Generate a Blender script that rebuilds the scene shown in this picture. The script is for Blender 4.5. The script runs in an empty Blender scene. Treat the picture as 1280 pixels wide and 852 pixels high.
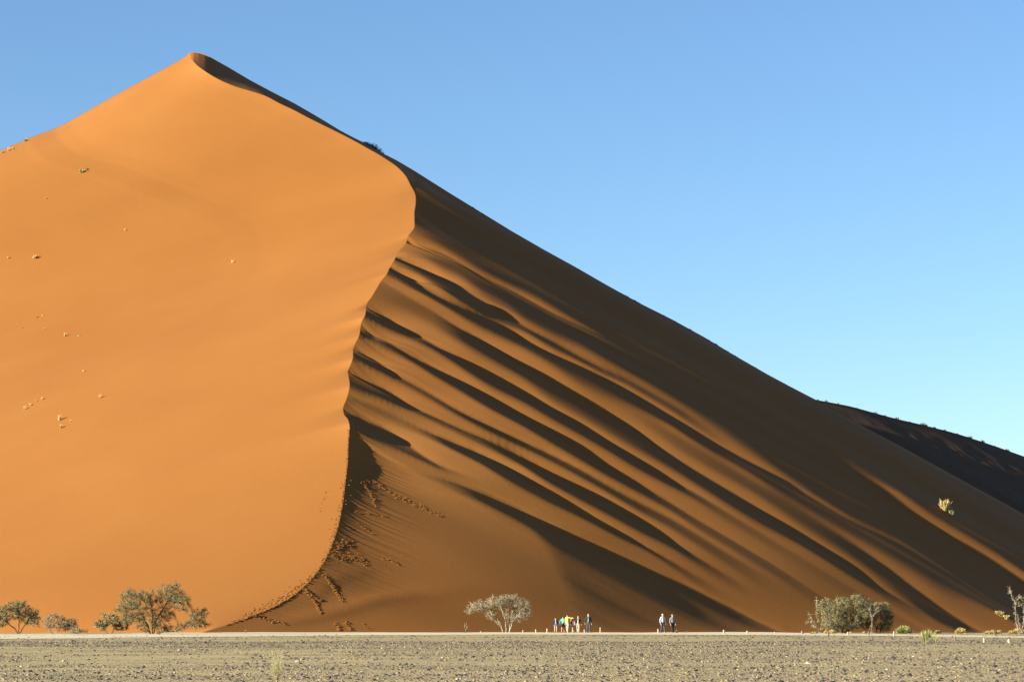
import bpy, math, random
import numpy as np
from math import radians as R
random.seed(7); rng = np.random.default_rng(7)
scene = bpy.context.scene
COL = scene.collection

# ------------------------------------------------------------------ camera
F = 3000.0; CX, CY = 640.0, 426.0; EYE = 1.7; TILT = math.atan(341/3000)
ct, st = math.cos(TILT), math.sin(TILT)
def ray(px, py):
    """slopes (x/y, z/y) of the sight line through a photograph pixel"""
    a = (np.asarray(px, float)-CX)/F; b = (CY-np.asarray(py, float))/F
    d = ct - b*st
    return a/d, (st + b*ct)/d
def at(px, py, Y):
    k, e = ray(px, py); return np.array([k*Y, Y+0*k, EYE+e*Y])
def pix(x, y, z):
    zz = z-EYE; d = y*ct+zz*st; u = -y*st+zz*ct
    return CX+F*x/d, CY-F*u/d
cam = bpy.data.cameras.new('camera'); cam.lens = F/1280*36; cam.sensor_width = 36
cam.clip_start = 0.5; cam.clip_end = 20000
co = bpy.data.objects.new('camera', cam); COL.objects.link(co)
co.location = (0, 0, EYE); co.rotation_euler = (math.pi/2+TILT, 0, 0)
scene.camera = co

# ------------------------------------------------------------------ light
SUN_A, SUN_E = R(24), R(15)        # sun: to the left, 24 deg towards the viewer, 15 deg high
SD = np.array([-math.cos(SUN_E)*math.cos(SUN_A), -math.cos(SUN_E)*math.sin(SUN_A), math.sin(SUN_E)])
sl = bpy.data.lights.new('sun', 'SUN'); sl.energy = 5.0; sl.angle = R(0.53); sl.color = (1.0, 0.93, 0.80)
so = bpy.data.objects.new('sun', sl); COL.objects.link(so)
from mathutils import Vector, noise as mn
so.rotation_euler = Vector(SD.tolist()).to_track_quat('Z', 'Y').to_euler()
so.location = (-60, -40, 60)
w = bpy.data.worlds.new('World'); scene.world = w; w.use_nodes = True
nt = w.node_tree; bg = nt.nodes['Background']
sky = nt.nodes.new('ShaderNodeTexSky'); sky.sky_type = 'NISHITA'; sky.sun_disc = False
sky.sun_elevation = SUN_E
sky.sun_rotation = math.atan2(SD[0], SD[1])   # clockwise from +Y
sky.air_density = 1.0; sky.dust_density = 0.3; sky.ozone_density = 4.0; sky.altitude = 600
nt.links.new(sky.outputs[0], bg.inputs[0]); bg.inputs[1].default_value = 0.05
vs = scene.view_settings; vs.view_transform = 'Standard'; vs.look = 'None'
vs.exposure = 2.05; vs.gamma = 1; vs.use_curve_mapping = False

# ------------------------------------------------------------------ helpers
def mesh_np(name, V, Q, mat, parent=None, smooth=False, tri=False):
    me = bpy.data.meshes.new(name); V = np.asarray(V, np.float32); Q = np.asarray(Q, np.int32)
    n = 3 if tri else 4
    me.vertices.add(len(V)); me.vertices.foreach_set('co', V.ravel())
    me.loops.add(len(Q)*n); me.loops.foreach_set('vertex_index', Q.ravel())
    me.polygons.add(len(Q)); me.polygons.foreach_set('loop_start', np.arange(0, len(Q)*n, n, dtype=np.int32))
    if smooth: me.polygons.foreach_set('use_smooth', np.ones(len(Q), bool))
    me.update(calc_edges=True); me.validate()
    me.materials.append(mat)
    o = bpy.data.objects.new(name, me); COL.objects.link(o); o.parent = parent
    return o
def grid_quads(n, m, off=0):
    i, j = np.meshgrid(np.arange(n-1), np.arange(m-1), indexing='ij')
    a = (i*m+j).ravel()+off
    return np.stack([a, a+1, a+m+1, a+m], 1)
def structure(o): o['kind'] = 'structure'; return o
def tag(o, label, cat, group=None, kind=None):
    o['label'] = label; o['category'] = cat
    if group: o['group'] = group
    if kind: o['kind'] = kind
    return o
def smoothstep(a, b, x):
    t = np.clip((x-a)/(b-a), 0, 1); return t*t*(3-2*t)
def vnoise(x, y, seed=0):
    """cheap smooth value noise on arrays"""
    xi = np.floor(x).astype(np.int64); yi = np.floor(y).astype(np.int64)
    fx = x-xi; fy = y-yi; fx = fx*fx*(3-2*fx); fy = fy*fy*(3-2*fy)
    def h(a, b):
        n = (a*374761393+b*668265263+seed*1442695041) & 0xffffffff
        n = ((n ^ (n >> 13))*1274126177) & 0xffffffff
        return ((n ^ (n >> 16)) & 0xffff)/65535.0
    return (h(xi, yi)*(1-fx)+h(xi+1, yi)*fx)*(1-fy)+(h(xi, yi+1)*(1-fx)+h(xi+1, yi+1)*fx)*fy
def fbm(x, y, seed=0, o=4):
    s = 0; a = .5
    for k in range(o): s = s+a*(vnoise(x*2**k, y*2**k, seed+k)-.5); a *= .5
    return s

def poly_arc(pts, n, pw=None):
    p = np.array(pts, float); d = np.r_[0, np.cumsum(np.hypot(*np.diff(p, axis=0).T))]
    t = np.linspace(0, d[-1], n)
    i = np.clip(np.searchsorted(d, t, side='right')-1, 0, len(p)-2); h = d[i+1]-d[i]; u = ((t-d[i])/h)[:, None]
    m = np.gradient(p, d, axis=0); h = h[:, None]
    return (2*u**3-3*u**2+1)*p[i]+(u**3-2*u**2+u)*h*m[i]+(-2*u**3+3*u**2)*p[i+1]+(u**3-u**2)*h*m[i+1]
def smooth1(a, n):
    if n < 2: return a
    g = np.exp(-np.linspace(-2, 2, 2*n+1)**2); g /= g.sum()
    return np.stack([np.convolve(np.pad(a[:, c], n, mode='reflect', reflect_type='odd'), g, 'valid') for c in range(a.shape[1])], 1)
# ------------------------------------------------------------------ materials
def mat(name, build=None, rough=.9, color=None):
    m = bpy.data.materials.new(name); m.use_nodes = True; t = m.node_tree
    b = t.nodes['Principled BSDF']; b.inputs['Roughness'].default_value = rough
    b.inputs['Specular IOR Level'].default_value = .15
    if color: b.inputs['Base Color'].default_value = (*color, 1)
    if build: build(t, b)
    return m
def nz(t, scale, detail=4, vec=None, rough=.55):
    n = t.nodes.new('ShaderNodeTexNoise'); n.inputs['Scale'].default_value = scale
    n.inputs['Detail'].default_value = detail; n.inputs['Roughness'].default_value = rough
    if vec: t.links.new(vec, n.inputs['Vector'])
    return n.outputs[0]
def ramp(t, fac, stops):
    r = t.nodes.new('ShaderNodeValToRGB'); e = r.color_ramp.elements
    while len(e) < len(stops): e.new(.5)
    for el, (p, c) in zip(e, stops): el.position = p; el.color = (*c, 1)
    t.links.new(fac, r.inputs[0]); return r.outputs[0]
def mapping(t, scale=(1, 1, 1), rot=(0, 0, 0)):
    tc = t.nodes.new('ShaderNodeTexCoord'); mp = t.nodes.new('ShaderNodeMapping')
    mp.inputs['Scale'].default_value = scale; mp.inputs['Rotation'].default_value = rot
    t.links.new(tc.outputs['Object'], mp.inputs[0]); return mp.outputs[0]
def bump(t, b, h, dist, strength=1):
    bp = t.nodes.new('ShaderNodeBump'); bp.inputs['Distance'].default_value = dist
    bp.inputs['Strength'].default_value = strength
    t.links.new(h, bp.inputs['Height']); t.links.new(bp.outputs[0], b.inputs['Normal']); return bp
def sand(t, b):
    v = mapping(t, (.035, .035, .035)); big = nz(t, 1, 5, v)
    c = ramp(t, big, [(.3, (.173, .0675, .0145)), (.55, (.184, .0738, .0165)), (.75, (.195, .081, .019))])
    g = nz(t, 4, 3, mapping(t, (1, 1, 1)))
    mx = t.nodes.new('ShaderNodeMixRGB'); mx.blend_type = 'MULTIPLY'; mx.inputs[0].default_value = .25
    t.links.new(c, mx.inputs[1]); t.links.new(ramp(t, g, [(.3, (.85, .85, .85)), (.7, (1.1, 1.1, 1.1))]), mx.inputs[2])
    t.links.new(mx.outputs[0], b.inputs['Base Color'])
    f = nz(t, 1.6, 5, mapping(t, (1, 1, 1)), .6)
    bump(t, b, f, .03, .35)
    b.inputs['Specular IOR Level'].default_value = .07; b.inputs['Roughness'].default_value = .8
M_SAND = mat('orange_sand', sand, .95)

def gz(x, y):
    """height of the plain: flat, falling away gently beyond its swell"""
    y = np.minimum(np.asarray(y, float), 420)
    return np.where(y > 222, -(y-222)*.0085, 0)
# ------------------------------------------------------------------ main dune
CREST = [(234,69),(239,74),(246,81.5),(256,89),(270,97.5),(284.5,104.5),(298,109.5),(312.7,113.8),(334,121),(350,129.5),(369,138.5),(385,147),(400,154.5),(425,166.8),
 (439,174),(450,180),(462,186.8),(475,194),(486,201),(497,209),(508,221),(513,231),(519,243),(519.5,255),(518,265),(518,275),(517.5,285),
 (513,291),(509.5,295.5),(508,303),(501,311),(495.7,317.5),(493.5,324),(489.5,330),(486.5,336),(483,343),(477,350),(471,360),(465,370),(458.5,380),(457.5,386),(456.5,393),
 (452,402),(450.5,410),(449,419),(444,429),(441.5,437),(441,447),(438,456),(434.8,464),(436,472),(437,480),(435.5,490),(432.5,500),(429,509),(430,517),(435,524),(437,533),
 (436.5,545),(435.5,560),(435,575),(433.5,590),(431.5,605),(430,620),(427.5,635),(424.5,650),(421,664),(416,678),(411.5,690),(404.5,703),(397,714),(388,725),
 (377,736),(364,746),(350,754),(336,761.5),(320,768.5),(305,775),(290,781),(275,787.5),(262,793),(248,799)]
SKYR = [(234,69),(237,66.3),(242,65.3),(248,66),(256,68.5),(262,71.2),(284.5,83.7),(312.7,100.4),(340,115),(369,129.8),(400,147.8),(425,163),(439,170.5),(455,178.5),(482,193.5),(496,200.5),(518,213.5),(560,240),
 (600,264.5),(640,289),(680,312),(720,334),(760,357),(800,379),(840,399),(880,421),(920,445),(960,468),(990,484),(1019,499),(1060,521),(1100,545),(1150,574),(1200,603),(1240,625),(1280,646),(1340,677),(1420,716),(1520,762)]
def rib(p): a = np.array(p, float); return a[:, 0], a[:, 1]
# cross-wind ribs of the slip face: (x, y) of the sharp upper edge, (x, y) of the soft lower edge, (x, strength)
BANDS = [
 ([(500,-50),(1500,-50)], [(500,276),(518,286),(536,296),(561,312),(578,323),(606,340),(640,356),(655,362),(673,371),(699,387),(734,408),(800,448),(943,540),(1130,655),(1300,765)], [(0,1)]),
 ([(509.8,295.5),(552,313),(578.5,328),(606.6,345.7),(640,362),(690,390),(740,413),(800,440)], [(510,303.5),(532.7,314),(553.8,330),(578.5,342),(606.6,365),(640,382.7),(655,396),(690,415),(726,429),(761,450),(794,469),(840,496),(873,517),(908,538),(943,562),(987,594),(1060,642),(1120,670),(1200,722),(1300,790)], [(0,1)]),
 ([(495.7,317.5),(525.6,331.6),(554,347.5),(578.5,361.5),(603,377),(631,392),(655,407),(690,425),(718,441),(752,459),(778,468),(840,504),(855,513),(890,536),(908,549)], [(495.7,323),(518.6,335),(543,351),(566,368.6),(589,384),(613,396.8),(655,412),(690,434),(718,447),(752,466),(778,476),(840,512),(890,545),(908,556)], [(600,1),(650,.8),(850,.8),(915,0)]),
 ([(486,336),(511,346),(536,365),(561,377),(596,391.5),(630,409),(655,425),(690,443),(725,457),(750,470),(778,485),(813,504),(855,530),(890,552),(925,571),(961,589),(987,602),(1001,613),(1060,648),(1120,676),(1200,725)], [(485,340),(511,356),(536,370),(561,384),(596,405),(622,418),(655,434),(690,454),(725,476),(761,494),(796,508),(840,530),(855,541),(890,564),(925,582),(954,600),(971,613),(1022,643),(1060,664),(1095,682),(1131,703),(1178,734),(1216,748),(1244,762),(1300,795)], [(0,1)]),
 ([(752,487),(796,512),(840,540),(890,569),(946,603),(997,633),(1060,673),(1095,699),(1150,740),(1205,779)], [(752,493),(796,521),(840,553),(890,583),(946,615),(997,650),(1060,690),(1095,716),(1150,758),(1190,789)], [(745,0),(850,.5),(950,.65),(1100,.9),(1230,1)]),
 ([(484,356),(536,386),(575,411),(596,421),(640,450),(673,467),(708,487),(743,508),(778,528),(813,552),(855,579),(890,600),(921,618),(971,650),(1022,683),(1060,706),(1095,731),(1136,755),(1200,790)], [(481,374),(518,392),(543,406),(569,422),(596,438),(622,453),(655,471),(690,496),(725,515),(761,536),(796,557),(845,586),(895,618),(946,650),(996,676),(1060,716),(1095,739),(1131,762),(1180,795)], [(484,.35),(540,.45),(580,.9),(620,1),(1060,1),(1160,.3)]),
 ([(458,384.5),(478,393),(495.7,404),(506,413.5),(532,424.6),(552,437),(587,453),(613,467),(655,489),(690,510),(725,529),(761,552),(796,573),(838,599),(870,616),(903,636),(1000,695)], [(457,393),(478,407),(499,416),(532,431),(552,442),(587,465),(613,481),(655,501),(690,522),(725,541),(761,562),(796,584),(822,598),(870,623),(903,645),(1000,705)], [(500,1),(520,.7),(560,1),(830,1),(900,.5),(1000,.2)]),
 ([(451.7,410.6),(466,419),(482,425),(508,442),(543,460),(578,477),(613,497),(655,522),(690,540),(725,560),(753,579),(794,601),(840,629),(870,648),(921,678),(971,708),(1017,738),(1080,780)], [(451.7,417.6),(473,430),(497,442),(518,453),(543,468),(578,488),(613,509),(655,531),(690,552),(725,573),(753,590),(794,612),(840,637),(870,658),(921,688),(971,718),(1017,750),(1080,792)], [(455,1),(470,.5),(510,.9),(540,1),(760,1),(840,.7),(950,.5),(1050,.15)]),
 ([(442,437),(464,447),(478,456),(488,466),(518,481),(543,495),(569,511),(596,525),(640,546),(673,560),(725,586),(767,610),(808,632),(840,648),(870,666),(908,690),(960,722)], [(443,446),(459,456),(478,465),(490,472),(518,487),(543,501),(569,516),(596,531),(631,549),(662,562),(714,588),(753,610),(794,634),(840,658),(870,677),(908,701),(960,735)], [(490,1),(500,.7),(570,.8),(640,1),(800,1),(900,.6),(980,0)]),
 ([(436,465),(455,475),(478,484),(495.7,495),(512,507),(543,521),(569,533),(596,544),(632,560),(651,571),(684,590),(725,610),(767,632),(808,656),(840,676),(870,695),(920,725)], [(437,479),(451,488),(473,495),(495,505),(512,511),(543,526),(569,539),(589,549),(615,561),(651,579),(684,601),(725,623),(767,645),(808,667),(840,683),(870,703),(920,735)], [(510,1),(520,.7),(600,.8),(640,1),(800,1),(900,.4),(940,0)]),
 ([(452,500),(490,517),(525,535),(552,547),(585,560),(629,582),(670,607),(714,632),(753,654),(794,676),(840,701),(900,735)], [(452,506),(490,525),(525,541),(545,550),(565,560),(601,577),(643,604),(684,626),(725,645),(767,667),(808,686),(840,707),(900,748)], [(450,.3),(520,.5),(560,1),(780,1),(840,.6),(920,.1)]),
 ([(429,514),(455,521),(473,530),(490,539),(504,549),(522,563),(541,575),(560,584),(588,594)], [(431,524),(440,532),(470,544),(494,554),(517,566),(541,578),(560,588),(588,598)], [(545,1),(560,.5),(600,0)]),
 ([(528,588),(560,597),(596,612),(634,629),(670,648),(712,670),(753,690),(794,709),(840,725),(870,738),(921,763),(959,785)], [(528,596),(560,607),(596,621),(634,640),(665,657),(690,678),(705,706),(725,731),(753,753),(794,770),(840,779),(880,786),(959,795)], [(520,0),(560,.5),(600,1),(2000,1)]),
]
BANDS = [(rib(a), rib(b), rib([(x, s) for x, s in c]) if len(c) > 1 else (np.array([0., 2000.]), np.array([1., 1.]))) for a, b, c in BANDS]
PX0, PX1, STEP = 225, 1500, 1.0
pxs = np.arange(PX0, PX1+1, 1.0); pys = np.arange(812, 40, -0.5)      # bottom to top
GX, GY = -.444, .373; E1 = np.array([.883, -.469]); E2 = np.array([.469, .883])
ce, se = math.cos(SUN_E), math.sin(SUN_E)
C0 = ce*(math.cos(SUN_A)*GX+math.sin(SUN_A)*GY)+se
C1 = ce*(math.cos(SUN_A)*E2[0]+math.sin(SUN_A)*E2[1])
P, Yp = np.meshgrid(pxs, pys, indexing='ij')
def target_light():
    N = .30 - .185*smoothstep(560, 1080, P)
    # the smooth lower apron
    edge = 512+(P-430)*.52
    low = smoothstep(-55, 75, Yp-edge)
    N = N*(1-low) + low*(.185 - .115*smoothstep(480, 740, P))
    foot = smoothstep(740, 792, Yp); N = N + foot*.03
    glow = np.zeros_like(N); dark = np.zeros_like(N)
    for (tx, ty), (bx, by), (sx, s_) in BANDS:
        def ext(x, y):     # straight extrapolation on both ends
            v = np.interp(pxs, x, y)
            sl0 = (y[1]-y[0])/(x[1]-x[0]); sl1 = (y[-1]-y[-2])/(x[-1]-x[-2])
            v = smooth1(v[:, None], 20)[:, 0]; v = np.where(pxs < x[0], y[0]+(pxs-x[0])*min(sl0, .3), v); return np.where(pxs > x[-1], y[-1]+(pxs-x[-1])*sl1, v)
        top = ext(tx, ty)[:, None]; bot = ext(bx, by)[:, None]; s = np.interp(pxs, sx, s_)[:, None]
        wd = np.maximum(bot-top, 2)
        soft = np.clip(wd*.55, 4, 11)
        if bx[0] == 528: soft = np.maximum(soft, 55*smoothstep(640, 760, P))
        d = smoothstep(-1.0, 1.0, Yp-top)*(1-smoothstep(-soft*.45, soft*1.25, Yp-bot))*s
        dark = np.maximum(dark, d)
        g = np.where(Yp < top, np.exp(-(top-Yp)/10.0), 0)*s
        glow = np.maximum(glow, g*(bot-top > 1))
    N = N + .11*glow
    DK = -.026 - .035*smoothstep(0, 60, (286+(P-518)*.585)-Yp)*smoothstep(1000, 800, P)
    N = N*(1-dark) + dark*DK
    # one lit stripe crossing the dark right-hand part
    zt = np.interp(pxs, [1040,1081,1123,1164,1205,1247,1280,1400], [566,593,615,643,667,692,714,790])[:, None]
    zb = np.interp(pxs, [1040,1081,1123,1164,1205,1247,1280,1400], [572,602,633,658,683,708,733,812])[:, None]
    zs = np.interp(pxs, [1030, 1110], [0, 1])[:, None]
    z = smoothstep(-5, 5, Yp-zt)*(1-smoothstep(-2, 1.5, Yp-zb))*zs
    N = N*(1-z)+z*.19
    # low sand swell and hollow at the toe of the crest
    def line(pts, wup, wdn, amp, x0, x1, x2, x3):
        q = rib(pts); c_ = np.interp(pxs, q[0], q[1])[:, None]; d_ = Yp-c_
        return amp*np.where(d_ < 0, np.exp(-(d_/wup)**2), np.exp(-(d_/wdn)**2))*smoothstep(x0, x1, P)*(1-smoothstep(x2, x3, P))
    toe = [(300,784),(345,780),(400,769),(440,758),(480,744),(520,739),(600,742)]
    N = N + line([(x, y_-7) for x, y_ in toe], 9, 4, .06, 340, 380, 520, 600)
    N = N - line([(x, y_+5) for x, y_ in toe], 3, 9, .07, 330, 370, 500, 600)
    N = N - line([(380,752),(400,745),(430,722),(470,712)], 9, 9, .07, 385, 405, 450, 490)
    # faint relief inside the shade
    v = (Yp-.56*P)
    N = N + .055*dark*(np.sin(v*.21+2*np.sin(v*.05))*.5+fbm(v*.12, P*.004, 5)*1.6)
    return N
LIGHT = target_light()
def light_at(px, py):
    a = np.clip((px-PX0), 0, len(pxs)-1.001); b = np.clip((812-py)/.5, 0, len(pys)-1.001)
    i = a.astype(int); j = b.astype(int); fa = a-i; fb = b-j
    return (LIGHT[i, j]*(1-fa)+LIGHT[i+1, j]*fa)*(1-fb)+(LIGHT[i, j+1]*(1-fa)+LIGHT[i+1, j+1]*fa)*fb
# broad form of the slip face: a plane bent across the ribs (steeper apron below, turned from the sun above)
QW = np.array([100, 190, 215, 240, 265, 300, 330, 360, 385, 405, 520.]); QS = np.array([.28, .28, .22, .135, .12, .07, .01, -.04, -.09, -.15, -.17])
qw = np.linspace(100, 520, 2000); qv = np.interp(qw, QW, QS); qi = np.r_[0, np.cumsum((qv[1:]+qv[:-1])/2*(qw[1]-qw[0]))]
def broad(x, y):
    w_ = x*E2[0]+y*E2[1]
    return GX*x+GY*y+np.interp(w_, qw, qi)+QK
APEX_Y = 448.0
QK = 0; QK = -broad(-28.6, 235.0)
DXY = .4; gx_ = np.arange(-130, 230, DXY); gy_ = np.arange(190, 600, DXY)
XX, YY = np.meshgrid(gx_, gy_, indexing='ij'); WW = XX*E2[0]+YY*E2[1]
BB = broad(XX, YY); NBASE = C0+C1*np.interp(WW, QW, QS)
DD = np.zeros_like(BB)
def samp(A, x, y):
    a = np.clip((x-gx_[0])/DXY, 0, len(gx_)-1.001); b = np.clip((y-gy_[0])/DXY, 0, len(gy_)-1.001)
    i = a.astype(int); j = b.astype(int); fa = a-i; fb = b-j
    return (A[i, j]*(1-fa)+A[i+1, j]*fa)*(1-fb)+(A[i, j+1]*(1-fa)+A[i+1, j+1]*fa)*fb
def hit(px, py):
    """depth at which a sight line meets the slip face (first crossing)"""
    k_, e_ = ray(px, py); ys_ = np.arange(200, 599, .5)
    f = broad(k_[:, None]*ys_, ys_[None]+0*k_[:, None])+samp(DD, k_[:, None]*ys_, ys_[None]+0*k_[:, None])-EYE-e_[:, None]*ys_
    pos = f > 0; i = np.clip(np.argmax(pos, 1), 1, len(ys_)-1); r = np.arange(len(i))
    f0, f1 = f[r, i-1], f[r, i]; return ys_[i-1]+.5*np.clip(-f0/(f1-f0+1e-9), 0, 1)
NT_, NS_ = 1500, 620
C = poly_arc(CREST, NT_)
KX = 2*np.pi*np.fft.fftfreq(len(gx_), DXY)[:, None]; KY = 2*np.pi*np.fft.fftfreq(len(gy_), DXY)[None]
KS = math.cos(SUN_A)*KX+math.sin(SUN_A)*KY; KE = E1[0]*KX+E1[1]*KY
ROUNDS = 3
L1, L2 = .06, (1/28.0)**2
DAMP = .35
for it in range(16):
    yc = hit(C[:, 0], C[:, 1]); kc, ec = ray(C[:, 0], C[:, 1]); cx = kc*yc
    o_ = np.argsort(yc); xc = np.interp(gy_, yc[o_], cx[o_])      # crest in plan
    px_, py_ = pix(XX, YY, BB+DD)
    n_t = light_at(px_, py_)
    mask = smoothstep(-14, -2, XX-xc[None])*smoothstep(205, 225, YY)*(1-smoothstep(500, 560, YY))*(1-smoothstep(170, 220, XX))
    # |n| of the broad form
    m_ = (1.16*n_t-NBASE)/ce*mask
    Dn = np.real(np.fft.ifft2(np.conj(1j*KS)*np.fft.fft2(m_)/(KS**2+L1*KE**2+L2)))
    if it: print('step', it, np.abs(Dn-DD).mean(), np.abs(Dn-DD).max())
    DD = DD*(1-DAMP)+Dn*DAMP
def blur(A, sig):
    return np.real(np.fft.ifft2(np.fft.fft2(A)*np.exp(-.5*sig**2*(KX**2+KY**2))))
for rnd in range(ROUNDS):      # fill the hollows whose shade would reach across a lit flank
    S_ = broad(XX, YY)+DD; sh = np.zeros_like(S_); BL_ = np.where(XX < xc[None]-.5, -60, S_)
    for d_ in np.arange(1.2, 110, 1.6): sh = np.maximum(sh, samp(BL_, XX+SD[0]/ce*d_, YY+SD[1]/ce*d_)-(S_+d_*math.tan(SUN_E)))
    px_, py_ = pix(XX, YY, S_); lit = smoothstep(.03, .08, light_at(px_, py_))*mask*(XX > xc[None]+1)*(YY < 392)
    print('shaded though lit', (sh*lit).mean(), (sh*lit).max()); DD = DD+blur(np.maximum(sh, 0)*lit, 3.0)*.6
w_=WW[mask>.9]; mm=m_[mask>.9]
for q in range(190,450,20): print(q, (mm[(w_>q)&(w_<q+20)]).mean().round(3), end='; ')
print('relief', DD.min(), DD.max())
skx, sky_ = rib(SKYR)
yc = hit(C[:, 0], C[:, 1]); yc = smooth1(yc[:, None], 6)[:, 0]; yc_ = smooth1(yc[:, None], 45)[:, 0]; q_ = smoothstep(520, 560, C[:, 1]); yc = yc*(1-q_)+yc_*q_
# the upper arm of the crest runs almost along the sight lines: one smooth curve there
ia = np.argmin(np.hypot(C[:, 0]-519, C[:, 1]-243)); ib = np.argmin(np.hypot(C[:, 0]-513, C[:, 1]-291))
arcp = np.r_[0, np.cumsum(np.hypot(*np.diff(C, axis=0).T))]
kk_, _ = ray(C[:, 0], C[:, 1]); row0 = kk_*0
yk = np.interp(arcp, [arcp[np.argmin(np.abs(C[:ia, 0]-q))] for q in (234, 239, 247, 256, 270, 285, 330, 369, 425, 490)]+[arcp[ia]], [448, 434, 427, 423, 420.5, 418.5, 415.5, 412, 408, 401, 390])
yk = np.where(np.arange(NT_) > ia, np.interp(arcp, [arcp[ia], arcp[ib]], [yk[ia], yc[ib]]), yk)
yk = smooth1(yk[:, None], 22)[:, 0]
wk_ = smoothstep(arcp[ib]+60, arcp[ib], arcp); print('raw crest depth', yc[::60].round(0), 'smooth', yk[:ib+60:60].round(0))
yc = yc*(1-wk_)+yk*wk_
kc, ec = ray(C[:, 0], C[:, 1])
C3 = np.stack([kc*yc, yc, EYE+ec*yc], 1)
tt = np.linspace(0, 1, NT_); s = np.linspace(0, 1, NS_); s = .12*s+.88*s**1.6
# rows in plan: fan from the crest, roughly along the ribs, down to the plain
ang = np.interp(C[:, 1], [69, 85, 120, 200, 250, 400, 520, 620, 700, 760, 788], [15, 17, 21, 26, 27.5, 28, 28, 26, 16, 0, -16])
ang = smooth1(ang[:, None], 40)[:, 0]
dirs = np.stack([np.cos(np.radians(ang)), -np.sin(np.radians(ang))], 1)
gslope = -(GX*dirs[:, 0]+GY*dirs[:, 1])
Lr = np.minimum(np.interp(C[:, 1], [66, 200, 400, 520, 620, 700, 760, 788], [300, 285, 255, 215, 190, 190, 200, 230]), 400)
PX_ = C3[:, None, 0]+dirs[:, None, 0]*Lr[:, None]*s[None]; PY_ = C3[:, None, 1]+dirs[:, None, 1]*Lr[:, None]*s[None]
ZB = broad(PX_, PY_)+samp(DD, PX_, PY_)
ds = Lr[:, None]*s[None]
ZR = ZB+(C3[:, 2]-ZB[:, 0])[:, None]*np.exp(-ds/7)
# uppermost row lies on the skyline
pxr = CX+F*PX_[0]/PY_[0]*.985
for _ in range(6):
    _, er_ = ray(pxr, np.interp(pxr, skx, sky_)); z_t = EYE+er_*PY_[0]; pxr, _ = pix(PX_[0], PY_[0], z_t)
dz = z_t-ZR[0]; j_ = np.argmax(pxr > 1515) or NS_-1; dz[j_:] = dz[j_]
ramp_n = np.hypot(C3[:, 0]-C3[0, 0], C3[:, 1]-C3[0, 1])
wrow = np.r_[0, np.cumsum(np.hypot(*np.diff(C3[:, :2], axis=0).T))]
print('skyline correction', dz[::60].round(1))
ZR = ZR+np.interp(ds, ds[0], dz)*np.exp(-(wrow/28.0)**2)[:, None]
# between the summit arm of the crest and the skyline: one straight steep slope
pj, _ = pix(PX_, PY_, ZR); oo = np.argsort(C[:ia, 0]); cxp = C[:ia, 0][oo]; cyp = C3[:ia, 1][oo]; czp = C3[:ia, 2][oo]
for _ in range(2):
    yc_c = np.interp(pj, cxp, cyp); zc_c = np.interp(pj, cxp, czp); px0, _ = pix(PX_[0], PY_[0], ZR[0]); y0_c = np.interp(pj, px0, PY_[0]); z0_c = np.interp(pj, px0, ZR[0])
    fr = np.clip((PY_-yc_c)/np.maximum(y0_c-yc_c, .5), 0, 1)
    wst = (1-smoothstep(485, 545, pj))*(1-smoothstep(ia-110, ia-5, np.arange(NT_)))[:, None]
    ZR = ZR*(1-wst)+(zc_c*(1-fr)+z0_c*fr)*wst; pj, _ = pix(PX_, PY_, ZR)
# flare into the plain
g_ = gz(0, PY_)-1.0; ZR = g_+1.1*np.logaddexp(0, (ZR-g_)/1.1)
VR = np.stack([PX_, PY_, ZR], 2)
# slip lip under the lower, trodden part of the crest
lip_amp = np.interp(C[:, 1], [500, 535, 560, 600, 650, 690, 720], [0, .75, 1.2, .85, .65, .45, .1])
LW = 4.0
lip_amp = smooth1(lip_amp[:, None], 70)[:, 0]
lipn = .8+.5*vnoise(np.arange(NT_)[:, None]*.012+0*ds, ds*.02, 3)+.5*(vnoise(np.arange(NT_)[:, None]*.3+ds*.5, ds*.15, 4)-.5)*1.3*np.exp(-ds/3)
VR[:, :, 2] -= lip_amp[:, None]*lipn*1.5*(1-np.exp(-ds/LW))*np.exp(-ds/13)
# left face: lines from the crest down to the plain on the left
foot = poly_arc([(-232,385),(-190,345),(-150,315),(-118,290),(-88,266),(-62,250),(-42,240),(VR[-1,0,0],VR[-1,0,1])], 400)
Cs = VR[:, 0, :].copy()
arc = np.r_[0, np.cumsum(np.hypot(*np.diff(Cs[:, :2], axis=0).T))]; arc /= arc[-1]
fi = np.interp(C[:, 1], [69, 205, 260, 400, 512, 620, 700, 750, 788], [0, .13, .22, .46, .62, .76, .87, .94, 1])
FT = np.stack([np.interp(fi, np.linspace(0, 1, 400), foot[:, 0]), np.interp(fi, np.linspace(0, 1, 400), foot[:, 1])], 1)
FT[1:-1] = smooth1(FT, 90)[1:-1]
NL_ = 300
v = np.linspace(0, 1, NL_); v = .12*v+.88*v**1.5
CM = smooth1(Cs, 60); CM[:30] = Cs[:30]*np.linspace(1, 0, 30)[:, None]+CM[:30]*np.linspace(0, 1, 30)[:, None]
XY = CM[:, None, :2]*(1-v)[None, :, None]+FT[:, None, :]*v[None, :, None]
Zl = CM[:, 2:3]*(1-v)[None]
dl = np.hypot(XY[:, :, 0]-CM[:, None, 0], XY[:, :, 1]-CM[:, None, 1])
fall = np.exp(-dl/3); XY += (Cs-CM)[:, None, :2]*fall[:, :, None]; Zl += (Cs-CM)[:, 2:3]*fall
Zl = Zl - 3.0*v[None]**3
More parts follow.
